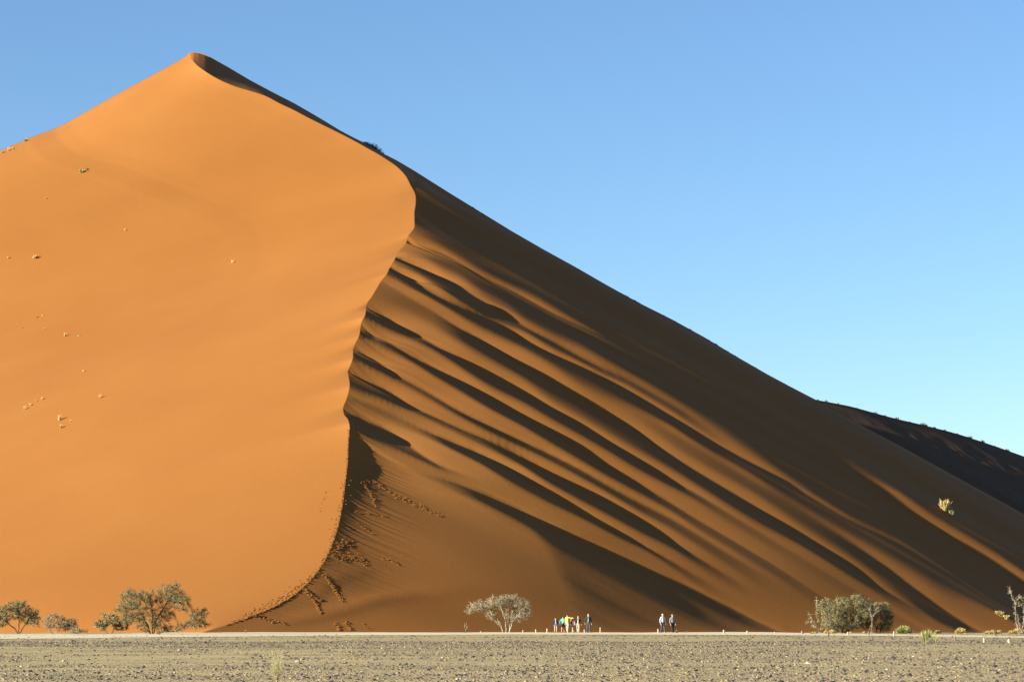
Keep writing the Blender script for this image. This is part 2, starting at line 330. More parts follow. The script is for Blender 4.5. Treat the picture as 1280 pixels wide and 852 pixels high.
# top row on the skyline
kx = XY[0, :, 0]/XY[0, :, 1]
pxr = CX+kx*F*.985
lsx = np.array([-400,-200,-60, 0, 30, 40, 70, 88, 110, 150, 200, 225, 234.]); lsy = np.array([360,275,213,188.5,176,171.5,160.5,151.5,138.5,116,89,75,69.])
for _ in range(6):
    pyr = np.interp(pxr, lsx, lsy); _, er_ = ray(pxr, pyr); z_t = EYE+er_*XY[0, :, 1]
    pxr, _ = pix(XY[0, :, 0], XY[0, :, 1], z_t)
dz = (z_t-Zl[0])*(pxr > -400); dz = np.where(pxr > -380, dz, dz[np.argmax(pxr < -380)]*np.exp(-(dl[0]-dl[0][np.argmax(pxr < -380)])/25.0)) if (pxr < -380).any() else dz
Zl = Zl + np.interp(dl, dl[0], dz)*np.exp(-(np.arange(NT_)/420.0)**2)[:, None]
Zl = Zl + .5*fbm(XY[:, :, 0]*.02, XY[:, :, 1]*.02, 11, 3)*np.minimum(1, dl/25)
VL = np.stack([XY[:, :, 0], XY[:, :, 1], Zl], 2)

def dump(fn, A, lo, hi):
    a = np.clip((A-lo)/(hi-lo), 0, 1)*255
    open(fn, 'wb').write(b'P5 %d %d 255\n' % (A.shape[1], A.shape[0])+a.astype(np.uint8).tobytes())
if 0: pass
print(ia, ib); print('apex', Cs[0], 'crest samples', [Cs[int(i)].round(1).tolist() for i in (200, 400, 600, 800, 1000, 1200, 1400, 1499)])
# back of the dune (away from the viewer), both sides of the apex
def back(V, n=40, ax=0.35, reach=2.2):
    d = np.linspace(0, 1, n)**1.6
    out = np.zeros((n, V.shape[0], 3))
    h = np.maximum(V[:, 2]+4, 1)
    for i, q in enumerate(d):
        out[i, :, 0] = V[:, 0]+ax*h*reach*q; out[i, :, 1] = V[:, 1]+h*reach*q; out[i, :, 2] = V[:, 2]-h*q-0*V[:, 2]
    return out
BR = back(VR[0]); BL = back(VL[0])
nR, nL = NT_*NS_, NT_*(NL_-1)
V = [VR.reshape(-1, 3), VL[:, 1:].reshape(-1, 3)]
Q = [grid_quads(NT_, NS_)[:, ::-1]]
Lid = np.zeros((NT_, NL_), int); Lid[:, 0] = np.arange(NT_)*NS_; Lid[:, 1:] = nR+np.arange(NT_*(NL_-1)).reshape(NT_, NL_-1)
def id_quads(I): return np.stack([I[:-1, :-1].ravel(), I[:-1, 1:].ravel(), I[1:, 1:].ravel(), I[1:, :-1].ravel()], 1)
Q.append(id_quads(Lid))
off = nR+nL
edge_ids = np.r_[Lid[0, ::-1], np.arange(1, NS_)]        # left skyline to right skyline
Bk = np.concatenate([BL[1:, ::-1], BR[1:, 1:]], 1); nb = Bk.shape[0]
V.append(Bk.reshape(-1, 3)); Bid = np.vstack([edge_ids[None], off+np.arange(nb*Bk.shape[1]).reshape(nb, -1)])
Q.append(id_quads(Bid)[:, ::-1])
dune = structure(mesh_np('dune', np.vstack(V), np.vstack(Q), M_SAND, smooth=True))
SURF_R = VR; SURF_L = VL

# ------------------------------------------------------------------ second dune, behind on the right
c2 = poly_arc([(960,489),(1000,495.5),(1025,500.5),(1060,507),(1090,515),(1120,523),(1150,530),(1200,543),(1240,556),(1280,570),(1340,590),(1500,640)], 700)
k2, e2 = ray(c2[:, 0], c2[:, 1]); y2 = 513/(1-.7*k2)
P2 = np.stack([k2*y2, y2, EYE+e2*y2], 1)
s2 = np.linspace(0, 1, 160); L2_ = 150
X2 = P2[:, 0:1]+.89*L2_*s2; Y2 = P2[:, 1:2]-.45*L2_*s2; Z2 = P2[:, 2:3]-.60*L2_*s2
Z2 = Z2+(fbm(X2*.25, Y2*.25, 31, 4)*.35+np.maximum(0, vnoise(X2*.5, Y2*.5, 35)-.75)*.5)*np.minimum(1, .15+s2*12)[None]+1.5*(fbm(X2*.03, Y2*.03, 36, 2))*np.minimum(1, s2*5)[None]
Z2 = -4+1.5*np.logaddexp(0, (Z2+4)/1.5)
V2 = np.stack([X2, Y2, Z2], 2); B2 = back(P2, 24, .1, 2.0)
I2 = np.arange(700*160).reshape(700, 160); J2 = np.vstack([I2[:, 0][None], 700*160+np.arange(23*700).reshape(23, 700)])
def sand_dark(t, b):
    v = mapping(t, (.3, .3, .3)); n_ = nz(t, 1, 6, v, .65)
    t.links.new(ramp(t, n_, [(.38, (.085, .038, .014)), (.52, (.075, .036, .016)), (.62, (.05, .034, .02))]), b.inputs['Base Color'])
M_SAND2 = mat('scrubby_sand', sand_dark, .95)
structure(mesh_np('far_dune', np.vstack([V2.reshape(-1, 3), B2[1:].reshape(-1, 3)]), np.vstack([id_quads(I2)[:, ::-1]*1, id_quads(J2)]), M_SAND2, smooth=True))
# ------------------------------------------------------------------ ground
def gravel(t, b):
    v = mapping(t, (1, 1, 1)); a = nz(t, .22, 5, v); f = nz(t, 7, 6, v, .7); s_ = nz(t, .05, 3, mapping(t, (1, 6, 1)))
    c1 = ramp(t, f, [(.25, (.14, .105, .052)), (.45, (.27, .212, .105)), (.6, (.33, .262, .138)), (.8, (.41, .33, .185))])
    c2 = ramp(t, a, [(.35, (.86, .86, .86)), (.65, (1.1, 1.08, 1.0))])
    c3 = ramp(t, s_, [(.4, (.88, .88, .88)), (.6, (1.12, 1.1, 1.04))])
    mx = t.nodes.new('ShaderNodeMixRGB'); mx.blend_type = 'MULTIPLY'; mx.inputs[0].default_value = 1
    t.links.new(c1, mx.inputs[1]); t.links.new(c2, mx.inputs[2])
    my = t.nodes.new('ShaderNodeMixRGB'); my.blend_type = 'MULTIPLY'; my.inputs[0].default_value = 1
    t.links.new(mx.outputs[0], my.inputs[1]); t.links.new(c3, my.inputs[2]); t.links.new(my.outputs[0], b.inputs['Base Color'])
    bump(t, b, f, .05, .7)
M_GROUND = mat('gravel_ground', gravel, .95)
def ground_z(x, y):
    y = np.asarray(y, float); x = np.asarray(x, float)
    return gz(x, y)+fbm(x*.05, y*.05, 21, 3)*.10*smoothstep(60, 90, y)*(1-smoothstep(195, 215, y))+(fbm(x*.22, 0*y+3.3, 23, 3)*.15+.015)*smoothstep(212, 221, y)*(1-smoothstep(224, 240, y))
xs = np.r_[-6000, -2500, -1200, -600, np.linspace(-300, 300, 601), 600, 1200, 2500, 6000]
ys = np.r_[-300, -50, 0, 20, 40, np.linspace(50, 240, 191), np.linspace(244, 420, 30), 700, 1500, 4000, 9000]
X, Y = np.meshgrid(xs, ys, indexing='ij'); Z = ground_z(X, Y)
structure(mesh_np('ground', np.stack([X, Y, Z], 2).reshape(-1, 3), grid_quads(len(xs), len(ys))[:, ::-1], M_GROUND, smooth=True))
# pale compacted track curving along the foot of the dune
def pan(t, b):
    f = nz(t, 3, 6, mapping(t, (1, 1, 1)), .65); a = nz(t, .3, 3, mapping(t, (.4, 2, 1)))
    c1 = ramp(t, f, [(.3, (.40, .33, .21)), (.6, (.52, .44, .28)), (.8, (.58, .50, .33))])
    mx = t.nodes.new('ShaderNodeMixRGB'); mx.blend_type = 'MULTIPLY'; mx.inputs[0].default_value = 1
    t.links.new(c1, mx.inputs[1]); t.links.new(ramp(t, a, [(.35, (.85, .84, .82)), (.65, (1.05, 1.05, 1.05))]), mx.inputs[2])
    t.links.new(mx.outputs[0], b.inputs['Base Color']); bump(t, b, f, .02, .5)
M_PAN = mat('pale_dust', pan, .95)
tx = np.linspace(-160, 160, 321)
pxt = CX+F*tx/200
yn = np.interp(tx, [-160, -45, -30, -15, 0, 15, 30, 42, 60, 160], [120, 158, 172, 192, 202, 199, 186, 166, 125, 60])+fbm(tx*.11, tx*0, 41, 3)*5
yw = np.interp(tx, [-160, -45, -30, -15, 0, 15, 22, 30, 42, 60, 160], [40, 45, 47, 38, 32, 33, 34, 24, 13, 10, 10])+fbm(tx*.13, tx*0+9, 42, 3)*4
vv = np.linspace(0, 1, 17)
TX = np.repeat(tx[:, None], 17, 1); TY = yn[:, None]+np.maximum(yw, 5)[:, None]*vv[None]
TZ = ground_z(TX, TY)+.012+np.where((vv == 0)|(vv == 1), 0, .02)[None]
structure(mesh_np('dirt_track', np.stack([TX, TY, TZ], 2).reshape(-1, 3), grid_quads(len(tx), 17)[:, ::-1], M_PAN, smooth=True))

# ------------------------------------------------------------------ stones
def stone_field(n, y0, y1, size, seed):
    r = np.random.default_rng(seed)
    base = np.array([(1,0,0),(.3,.95,0),(-.8,.6,0),(-.8,-.6,0),(.3,-.95,0),(.55,.1,.8),(-.2,.5,.9),(-.3,-.45,.75)], float)
    tri = np.array([(0,1,5),(1,6,5),(1,2,6),(2,3,7),(2,7,6),(3,4,7),(4,0,5),(4,5,7),(5,6,7)])
    u = r.random(n); y = np.sqrt(y0**2+(y1**2-y0**2)*u); x = (r.random(n)*2-1)*.222*y*1.12
    clump = fbm(x*.25, y*.25, 51, 3)+fbm(x*.03, y*.06, 52, 2)*1.2
    keep = r.random(n) < np.clip(.62+clump*2.6, .04, 1); x, y = x[keep], y[keep]; n = len(x)
    s = size*(.45+r.pareto(3.2, n)*.7).clip(.4, 2.6)
    V = base[None]*(1+.35*(r.random((n, 8, 3))-.5)); V = V*s[:, None, None]*np.stack([.9+.5*r.random(n), .8+.4*r.random(n), .45+.55*r.random(n)], 1)[:, None]
    a = r.random(n)*6.283; c, s_ = np.cos(a)[:, None], np.sin(a)[:, None]
    VX = V[:, :, 0]*c-V[:, :, 1]*s_+x[:, None]; VY = V[:, :, 0]*s_+V[:, :, 1]*c+y[:, None]
    VZ = V[:, :, 2]-.1*s[:, None]+ground_z(x, y)[:, None]
    T = (tri[None]+(np.arange(n)*8)[:, None, None])
    return np.stack([VX, VY, VZ], 2).reshape(-1, 3), T.reshape(-1, 3), n
def stonecol(dark):
    def f(t, b):
        n_ = nz(t, 2.3, 1, mapping(t, (1, 1, 1)))
        if dark == 2: st_ = [(.36, (.22, .19, .13)), (.5, (.32, .275, .18)), (.62, (.42, .37, .26))]
        elif dark: st_ = [(.38, (.020, .020, .026)), (.5, (.038, .034, .034)), (.62, (.07, .06, .05))]
        else: st_ = [(.38, (.115, .088, .05)), (.5, (.175, .133, .073)), (.62, (.23, .17, .09))]
        t.links.new(ramp(t, n_, st_), b.inputs['Base Color'])
    return f
for i, (nn, sz, dk) in enumerate([(120000, .027, 0), (90000, .029, 1), (9000, .024, 2)]):
    V_, T_, n_ = stone_field(nn, 58, 150, sz, 60+i)
    o = mesh_np('gravel', V_, T_, mat(['brown_stone', 'dark_stone', 'pale_stone'][dk], stonecol(dk), .8), tri=True)
    tag(o, ['brown grey gravel scattered over the flat plain', 'dark blackish pebbles scattered over the plain in the foreground', 'pale cream pebbles scattered among the dark gravel'][dk], 'gravel', kind='stuff')
V_, T_, n_ = stone_field(30000, 140, 198, .038, 69)
tag(mesh_np('gravel', V_, T_, bpy.data.materials['dark_stone'], tri=True), 'fine far gravel darkening the plain near the pale track', 'gravel', kind='stuff')

for i, (px, py, s_, dk) in enumerate([(1117, 824, 7, 1), (126, 849, 6, 1), (237, 849, 6, 1), (437, 848, 5, 1), (870, 838, 5, 1), (655, 842, 5, 1), (962, 846, 6, 1), (1243, 833, 6, 1), (80, 826, 5, 2), (372, 827, 6, 2), (225, 813, 5, 2), (1010, 829, 5, 2)]):
    k_, e_ = ray(px, py); Y0 = float(-EYE/e_); r = np.random.default_rng(300+i); s0 = s_*Y0/F*.5
    import bmesh
    bm = bmesh.new(); bmesh.ops.create_icosphere(bm, subdivisions=2, radius=s0)
    for v_ in bm.verts:
        n_ = mn.noise(v_.co/s0*1.1+Vector((i*7.1, 0, 0))); v_.co *= 1+.45*n_; v_.co.z *= .62; v_.co.x *= 1.15
    me = bpy.data.meshes.new('stone'); bm.to_mesh(me); bm.free(); me.materials.append(bpy.data.materials['dark_stone' if dk == 1 else 'pale_stone'])
    o = bpy.data.objects.new('stone', me); COL.objects.link(o); o.location = (float(k_*Y0), Y0, float(ground_z(k_*Y0, Y0))+s0*.25); o.rotation_euler = (0, 0, i)
    tag(o, ('dark' if dk == 1 else 'pale')+' stone larger than the surrounding gravel, lying alone on the foreground plain', 'stone', ('dark' if dk == 1 else 'pale')+' large stones on the plain')
# ------------------------------------------------------------------ plants
def leafmat(name, c, tr=.0):
    def f(t, b):
        n_ = nz(t, 1.3, 3, mapping(t, (1, 1, 1)))
        lo = tuple(x*.72 for x in c); hi = tuple(min(1, x*1.35) for x in c)
        t.links.new(ramp(t, n_, [(.35, lo), (.5, c), (.65, hi)]), b.inputs['Base Color'])
    return mat(name, f, .8)
M_LEAF = {'green': leafmat('grey_green_leaves', (.168, .150, .068)), 'pale': leafmat('pale_green_leaves', (.185, .18, .078)),
          'grey': leafmat('dry_grey_twigs', (.215, .175, .105)), 'dry': leafmat('bleached_leaves', (.255, .215, .112)),
          'straw': leafmat('yellow_straw', (.33, .255, .095)), 'faint': leafmat('faint_straw', (.50, .36, .15)), 'wisp': leafmat('pale_wispy_grass', (.33, .29, .14)), 'lime': leafmat('green_straw', (.23, .235, .085)),
          'olive': leafmat('dull_scrub', (.07, .062, .035))}
M_BARK = mat('dark_bark', lambda t, b: t.links.new(ramp(t, nz(t, 9, 3, mapping(t, (1, 1, .3))), [(.35, (.035, .028, .020)), (.6, (.085, .068, .048))]), b.inputs['Base Color']))
M_BARK2 = mat('bleached_wood', lambda t, b: t.links.new(ramp(t, nz(t, 9, 3, mapping(t, (1, 1, .3))), [(.35, (.14, .115, .08)), (.6, (.25, .21, .15))]), b.inputs['Base Color']))
def frusta(P0, P1, R0, R1, n=5):
    P0, P1 = np.asarray(P0, float), np.asarray(P1, float); d = P1-P0; L = np.linalg.norm(d, axis=1, keepdims=True)+1e-9; d = d/L
    up = np.where(np.abs(d[:, 2:3]) > .9, np.array([[1., 0, 0]]), np.array([[0, 0, 1.]]))
    u = np.cross(d, up); u /= np.linalg.norm(u, axis=1, keepdims=True)+1e-9; v_ = np.cross(d, u)
    a = np.arange(n)*2*np.pi/n; ca, sa = np.cos(a)[None, :, None], np.sin(a)[None, :, None]
    ring = u[:, None]*ca+v_[:, None]*sa
    A = P0[:, None]+ring*np.asarray(R0)[:, None, None]; B = P1[:, None]+ring*np.asarray(R1)[:, None, None]
    V = np.concatenate([A, B], 1).reshape(-1, 3); i = np.arange(n); j = (i+1) % n
    q = np.stack([i, j, j+n, i+n], 1)
    return V, (q[None]+(np.arange(len(P0))*2*n)[:, None, None]).reshape(-1, 4)
def leaves(C_, size, r, flat=.6):
    n = len(C_); nrm = r.normal(size=(n, 3)); nrm /= np.linalg.norm(nrm, axis=1, keepdims=True)
    t_ = np.cross(nrm, r.normal(size=(n, 3))); t_ /= np.linalg.norm(t_, axis=1, keepdims=True); b_ = np.cross(nrm, t_)
    s1 = (size*(.6+.8*r.random(n)))[:, None]; s2 = s1*flat
    V = np.stack([C_-t_*s1, C_-b_*s2, C_+t_*s1, C_+b_*s2], 1).reshape(-1, 3)
    return V, np.arange(n*4).reshape(-1, 4)
def empty(name, loc, rz=0):
    o = bpy.data.objects.new(name, None); COL.objects.link(o); o.location = [float(q) for q in loc]; o.rotation_euler = (0, 0, rz); o.empty_display_size = .3
    return o
def tree(name, base, lobes, stems, leaf, label, cat='tree', seed=1, natt=500, nleaf=9000, lsize=.045, bark=None, spread=.16, depth=1.0, step=.13, rmax=.13, group=None, twig=.006):
    """base, lobes and stems are given in photograph pixels; grown by space colonisation in metres"""
    r = np.random.default_rng(seed); bx, by, Y0 = base; k_, e_ = ray(bx, by); x0 = float(k_*Y0); z0 = float(ground_z(x0, Y0)) - .03
    sc = Y0/F
    root = empty(name, (x0, Y0, z0)); tag(root, label, cat, group)
    A = []
    vol = np.array([l[2]*l[3] for l in lobes], float); cnt = (natt*vol/vol.sum()).astype(int)+4
    LB = []
    for l, c in zip(lobes, cnt):
        cx_, cy_, rx, ry = l[:4]; dy = l[4] if len(l) > 4 else (r.random()-.5)*1.2*depth
        p = r.normal(size=(c, 3)); p /= np.linalg.norm(p, axis=1, keepdims=True); p *= (r.random(c)**(.42))[:, None]
        rz_ = ry*sc; rx_ = rx*sc; ryd = (rx_*.8+rz_*.3)*depth
        A.append(np.stack([(cx_-bx)*sc+p[:, 0]*rx_, dy+p[:, 1]*ryd, (by-cy_)*sc+p[:, 2]*rz_], 1))
    A = np.concatenate(A); A = A[A[:, 2] > .08]
    N = []; par = []
    for st_ in stems:
        pts = np.array([((q[0]-bx)*sc, (q[2] if len(q) > 2 else 0)*1.0, (by-q[1])*sc) for q in st_]); prev = -1
        for a_, b_ in zip(pts[:-1], pts[1:]):
            m = max(2, int(np.linalg.norm(b_-a_)/step)+1)
            for q in range(0 if prev == -1 else 1, m+1):
                w_ = q/m; p = a_*(1-w_)+b_*w_+(r.normal(size=3)*.02 if 0 < q < m else 0)
                N.append(p); par.append(prev); prev = len(N)-1
    alive = np.ones(len(A), bool); N = [np.array(p) for p in N]
    for itn in range(70):
        if not alive.any(): break
        NA = np.array(N); AA = A[alive]
        d = np.linalg.norm(AA[:, None]-NA[None], axis=2); near = d.argmin(1); dm = d.min(1)
        idx = np.where(alive)[0]; alive[idx[dm < step*1.5]] = False
        g = {}
        for a_, n_, dd in zip(AA, near, dm):
            if dd >= step*1.5: g.setdefault(n_, []).append((a_-NA[n_])/dd)
        new = 0
        for n_, vs_ in g.items():
            v_ = np.mean(vs_, 0)+r.normal(size=3)*.12; v_ /= np.linalg.norm(v_)+1e-9; p = NA[n_]+v_*step
            if np.min(np.linalg.norm(NA-p, axis=1)) < step*.3: continue
            N.append(p); par.append(int(n_)); new += 1
        if new == 0: break
    NA = np.array(N); par = np.array(par); n = len(NA)
    kids = np.zeros(n, int); np.add.at(kids, par[par >= 0], 1)
    rad = np.full(n, twig)
    w_ = np.where(kids == 0, twig**2.3, 0.)
    for i in range(n-1, -1, -1):
        rad[i] = max(w_[i]**(1/2.3), twig)
        if par[i] >= 0: w_[par[i]] += w_[i]
    rad = np.minimum(rad, rmax)
    m = par >= 0
    V1, Q1 = frusta(NA[par[m]], NA[m], np.minimum(rad[par[m]], rad[m]*1.25), rad[m])
    # fine twigs fanning from the outer branches
    outer = np.where(rad < twig*4)[0]; ti = r.choice(outer, size=min(len(outer)*6, 5200)) if len(outer) else np.zeros(0, int)
    cen = NA[:, :].mean(0)
    dirv = NA[ti]-cen; dirv /= np.linalg.norm(dirv, axis=1, keepdims=True)+1e-9
    dirv = dirv*.6+r.normal(size=(len(ti), 3))*.6+np.array([0, 0, .25]); dirv /= np.linalg.norm(dirv, axis=1, keepdims=True)
    tl = spread*(.7+1.3*r.random(len(ti)))
    tip = NA[ti]+dirv*tl[:, None]; tip[:, 2] = np.maximum(tip[:, 2], .03)
    V2, Q2 = frusta(NA[ti], tip, np.full(len(ti), twig*.8), np.full(len(ti), twig*.4), 3)
    mesh_np('trunk', np.vstack([V1, V2]), np.vstack([Q1, Q2+len(V1)]), bark or M_BARK, root)
    if nleaf:
        li = r.integers(0, len(ti), nleaf); u = r.random(nleaf)**.7
        c_ = NA[ti[li]]*(1-u[:, None])+tip[li]*u[:, None]+r.normal(size=(nleaf, 3))*spread*.22
        # clumps: thin the foliage in places
        cl = np.array([mn.noise(Vector((c_[i]*3.1).tolist())) for i in range(nleaf)])
        c_ = c_[(cl > -.12)|(r.random(nleaf) < .15)]; c_[:, 2] = np.maximum(c_[:, 2], .02)
        Vl, Ql = leaves(c_, lsize, r); mesh_np('crown', Vl, Ql, M_LEAF[leaf], root)
    return root

def tuft(name, px, py, Y, w_, h, leaf, label, cat, nblade=300, seed=1, z=None, dome=True, lean=0, group=None, width=.012):
    """a clump of grass blades; w_ and h in photograph pixels"""
    r = np.random.default_rng(seed); k_, e_ = ray(px, py); x0 = float(k_*Y); z0 = float(ground_z(x0, Y)) if z is None else z
    sc = Y/F; R_ = w_*sc/2; H = h*sc
    th = r.random(nblade)*2*np.pi; rr = np.sqrt(r.random(nblade))
    b = np.stack([np.cos(th)*rr*R_*.55, np.sin(th)*rr*R_*.55, np.zeros(nblade)-.02], 1)
    if dome: t_ = np.stack([np.cos(th)*rr*R_, np.sin(th)*rr*R_, H*np.sqrt(1.02-rr**2)*(.8+.25*r.random(nblade))], 1)
    else: t_ = np.stack([np.cos(th)*rr*R_, np.sin(th)*rr*R_, H*(.45+.6*r.random(nblade))], 1)
    t_[:, 0] += lean*t_[:, 2]; t_ += r.normal(size=t_.shape)*H*.11; t_[:, 2] = np.abs(t_[:, 2])
    mid = b*.5+t_*.5+np.array([0, 0, .12*H]); side = np.cross(t_-b, r.normal(size=(nblade, 3))); side /= np.linalg.norm(side, axis=1, keepdims=True)+1e-9
    s_ = side*width; V = np.stack([b-s_, b+s_, mid+s_*.8, mid-s_*.8, t_+s_*.35, t_-s_*.35], 1).reshape(-1, 3)
    q = np.array([(0, 1, 2, 3), (3, 2, 4, 5)]); Q = (q[None]+(np.arange(nblade)*6)[:, None, None]).reshape(-1, 4)
    o = mesh_np(name, V, Q, M_LEAF[leaf]); o.location = (x0, Y, z0)
    return tag(o, label, cat, group)

# trees at the foot of the lit face, left
tree('acacia_tree', (23, 792.5, 206), [(17,764,17,11),(34,768,15,11),(2,772,11,13),(24,756,11,6),(45,776,8,9),(-8,770,10,12)],
     [[(23,793),(18,785,.1),(8,777,-.2)], [(24,793),(30,781,.1),(40,768,.2)], [(23,793),(24,775,-.2),(22,765,-.3)]], 'green',
     'bushy grey green acacia cut by the left edge of the photo', seed=3, nleaf=30000, natt=800, rmax=.17, lsize=.029, twig=.008)
tree('shrub', (66, 792.5, 203), [(62,777,11,9),(75,779,10,9),(66,771,9,5)], [[(66,793),(62,785),(58,778)], [(67,793),(72,785),(76,778)]], 'grey',
     'sparse greyish shrub between the left edge acacia and the low dark bush', 'shrub', seed=5, nleaf=7000, natt=300, rmax=.05, bark=M_BARK2, lsize=.03)
tree('shrub', (92, 792.5, 203.5), [(88,780,8,8),(96,786,9,5),(104,788,5,3)], [[(92,793),(88,783)], [(93,793),(99,787)]], 'grey',
     'low dry bush with dark twigs left of the pale green shrub', 'shrub', seed=6, nleaf=4600, natt=200, rmax=.04, lsize=.032)
tree('shrub', (138, 792, 206), [(127,780,9,8),(141,774,11,9),(150,781,10,7),(133,770,6,5)], [[(136,792.5),(129,783)], [(139,792.5),(144,780)]], 'pale',
     'pale green shrub touching the left side of the tallest acacia', 'shrub', seed=8, nleaf=6500, natt=300, rmax=.05)
tree('acacia_tree', (190, 792.5, 205), [(170,750,23,16),(158,762,14,10),(188,748,12,12),(213,744,19,16),(226,754,13,12),(207,768,14,10),(192,776,11,10),(249,768,13,9),(243,779,14,8),(168,772,14,8),(156,776,12,9),(178,781,10,8),(204,783,12,6),(196,762,12,10),(180,768,10,10),(225,782,11,5),(255,780,8,5)],
     [[(188,793),(184,780,.1),(176,767,.1),(170,757,.2)], [(192,793),(195,775,-.2),(204,760,-.1),(211,748,-.2)], [(193,793),(206,788,-.2),(222,788,-.3),(236,777,-.2),(244,768,-.2)], [(190,793),(190,772,.3),(188,755,.4)]], 'green',
     'tallest grey green acacia with spreading double crown in front of the lit orange face', seed=11, nleaf=64000, natt=1700, rmax=.24, step=.12, lsize=.028, spread=.2, twig=.008)
# lone flat acacia, middle
tree('acacia_tree', (632, 790, 232), [(602,757,19,8),(590,763,9,5),(621,751,15,8),(638,750,17,8),(652,757,13,9),(657,765,9,7),(645,770,15,8),(612,768,7,6),(629,760,14,7)],
     [[(629,790.5),(626,779,.05),(620,770,.1),(612,762,.2),(598,758,.2)], [(633,790.5),(632,774,-.1),(626,758,-.1)], [(637,790.5),(637,774,.1),(643,759,.2)], [(636,790.5),(641,776,-.2),(651,764,-.2)], [(627,781),(618,774),(612,769)]], 'dry',
     'lone flat topped acacia with pale bark left of the walkers', seed=14, nleaf=15000, natt=1300, bark=M_BARK2, rmax=.24, step=.11, lsize=.030, twig=.010)
# clump on the right
tree('acacia_tree', (1050, 792, 213), [(1035,760,11,12),(1052,757,12,10),(1068,754,15,9),(1047,773,17,12),(1068,772,17,14),(1040,782,12,7),(1060,784,14,6),(1080,762,12,12)],
     [[(1046,793),(1040,780),(1035,768)], [(1052,793),(1056,778),(1053,765)], [(1056,793),(1068,780),(1072,765)]], 'green',
     'dense rounded green acacia, the left half of the clump on the right', seed=21, nleaf=46000, natt=1500, rmax=.12, lsize=.032, spread=.22)
tree('acacia_tree', (1098, 792, 215), [(1094,763,13,9),(1106,765,10,11),(1100,776,15,10),(1112,773,6,8),(1085,776,9,12),(1104,784,11,5)],
     [[(1097,792.5),(1094,778),(1090,767)], [(1099,792.5),(1104,779),(1108,768)]], 'green',
     'darker acacia with drooping right side, the right half of the clump on the right', seed=22, nleaf=20000, natt=900, rmax=.1, lsize=.032, spread=.2)
tree('dead_tree', (1024, 791.5, 211), [(1011,777,4,2.5),(1018,780,5,4)], [[(1024,792),(1023,780,0),(1021,768),(1022,758),(1021,747)], [(1024,782),(1017,775),(1013,768)], [(1026,786),(1028,774),(1028,766)]], 'lime',
     'bare dead trunk rising beside the left edge of the right acacia clump', 'dead tree', seed=25, nleaf=600, natt=60, bark=M_BARK2, rmax=.07, twig=.01, step=.14)
tree('dead_tree', (1089, 793, 209), [(1096,762,2,2),(1087,765,2,2)], [[(1088.5,793),(1090,780),(1091,773),(1097,761)], [(1091,774),(1089,768),(1087,763)], [(1091,771),(1095,768),(1099,764)]], 'grey',
     'thin bleached forked branch standing before the right acacia clump', 'dead tree', seed=26, nleaf=0, natt=14, bark=M_BARK2, rmax=.04, twig=.012)
tree('dead_tree', (1275, 793, 204), [(1264,740,2,2),(1275,748,2,2),(1280,768,3,6)], [[(1275,793.5),(1271,779),(1270,762),(1270,754),(1266,745),(1263,736)], [(1270,755),(1274,749),(1275,745)], [(1276,788),(1273,775),(1272,767)], [(1277,793),(1280,775),(1284,760)]], 'grey',
     'tall bare dead tree at the right edge of the photo', 'dead tree', seed=27, nleaf=0, natt=30, bark=M_BARK2, rmax=.055, twig=.014)
tree('acacia_tree', (1292, 793, 204), [(1283,754,8,7),(1296,750,14,10),(1300,765,14,12)], [[(1292,793),(1292,775),(1288,760)]], 'green',
     'green acacia mostly outside the photo behind the right edge dead tree', seed=28, nleaf=5000, natt=260, rmax=.08)
# grass clumps on the plain
T = tuft
def wisp(px, py, Y, H, label, seed=31):
    r = np.random.default_rng(seed); k_, e_ = ray(px, py); x0 = float(k_*Y); P0 = []; P1 = []; R0 = []; LV = []
    for i in range(46):
        a = r.random()*6.283; hh = H*(.3+.72*r.random()**1.3); l = (.05+.24*r.random())*(.5+hh/H*.6); p = np.array([math.cos(a)*.05*r.random(), math.sin(a)*.05*r.random(), -.02]); n_ = 7
        bend = r.normal(size=2)*.05
        for j in range(n_):
            t0 = (j+1)/n_; q = np.array([math.cos(a)*l*t0**1.5*.8+bend[0]*t0**2+r.normal()*.006, math.sin(a)*l*t0**1.5*.8+bend[1]*t0**2, hh*t0*(1-.05*t0)])
            P0.append(p); P1.append(q); R0.append(.0042*(1.1-t0*.6)); 
            for w_ in range(int(4+8*t0)):
                u = r.random(); LV.append(p*(1-u)+q*u+r.normal(size=3)*(.008+.022*t0))
            p = q
    V1, Q1 = frusta(P0, P1, R0, np.array(R0)*.85, 4); V2, Q2 = leaves(np.array(LV), .012, r, .35)
    o = mesh_np('grass_tuft', np.vstack([V1, V2]), np.vstack([Q1, Q2+len(V1)]), M_LEAF['wisp']); o.location = (x0, Y, float(ground_z(x0, Y)))
    tag(o, label, 'grass tuft')
wisp(346, 851.5, 60.5, .88, 'tall pale dry grass tuft alone in the gravel at the lower left')
T('grass_tuft', 1158, 801.5, 147, 13, 14, 'lime', 'upright yellow green tuft in the gravel before the pale track', 'grass tuft', 340, 32, dome=False)
T('grass_tuft', 1169.5, 801, 148, 5, 9, 'lime', 'thin small tuft just right of the upright yellow green one', 'grass tuft', 60, 33, dome=False)
T('grass_mound', 1130, 791.5, 213, 21, 9, 'lime', 'round pale green grass mound right of the acacia clump', 'grass mound', 1600, 34, width=.02)
T('grass_mound', 1172, 792, 212, 9, 4, 'straw', 'small low straw mound between the pale green and the round yellow mounds', 'grass mound', 500, 35, width=.02)
T('grass_mound', 1201, 792.5, 210, 14, 7, 'straw', 'round bright yellow grass mound', 'grass mound', 1000, 36, width=.02)
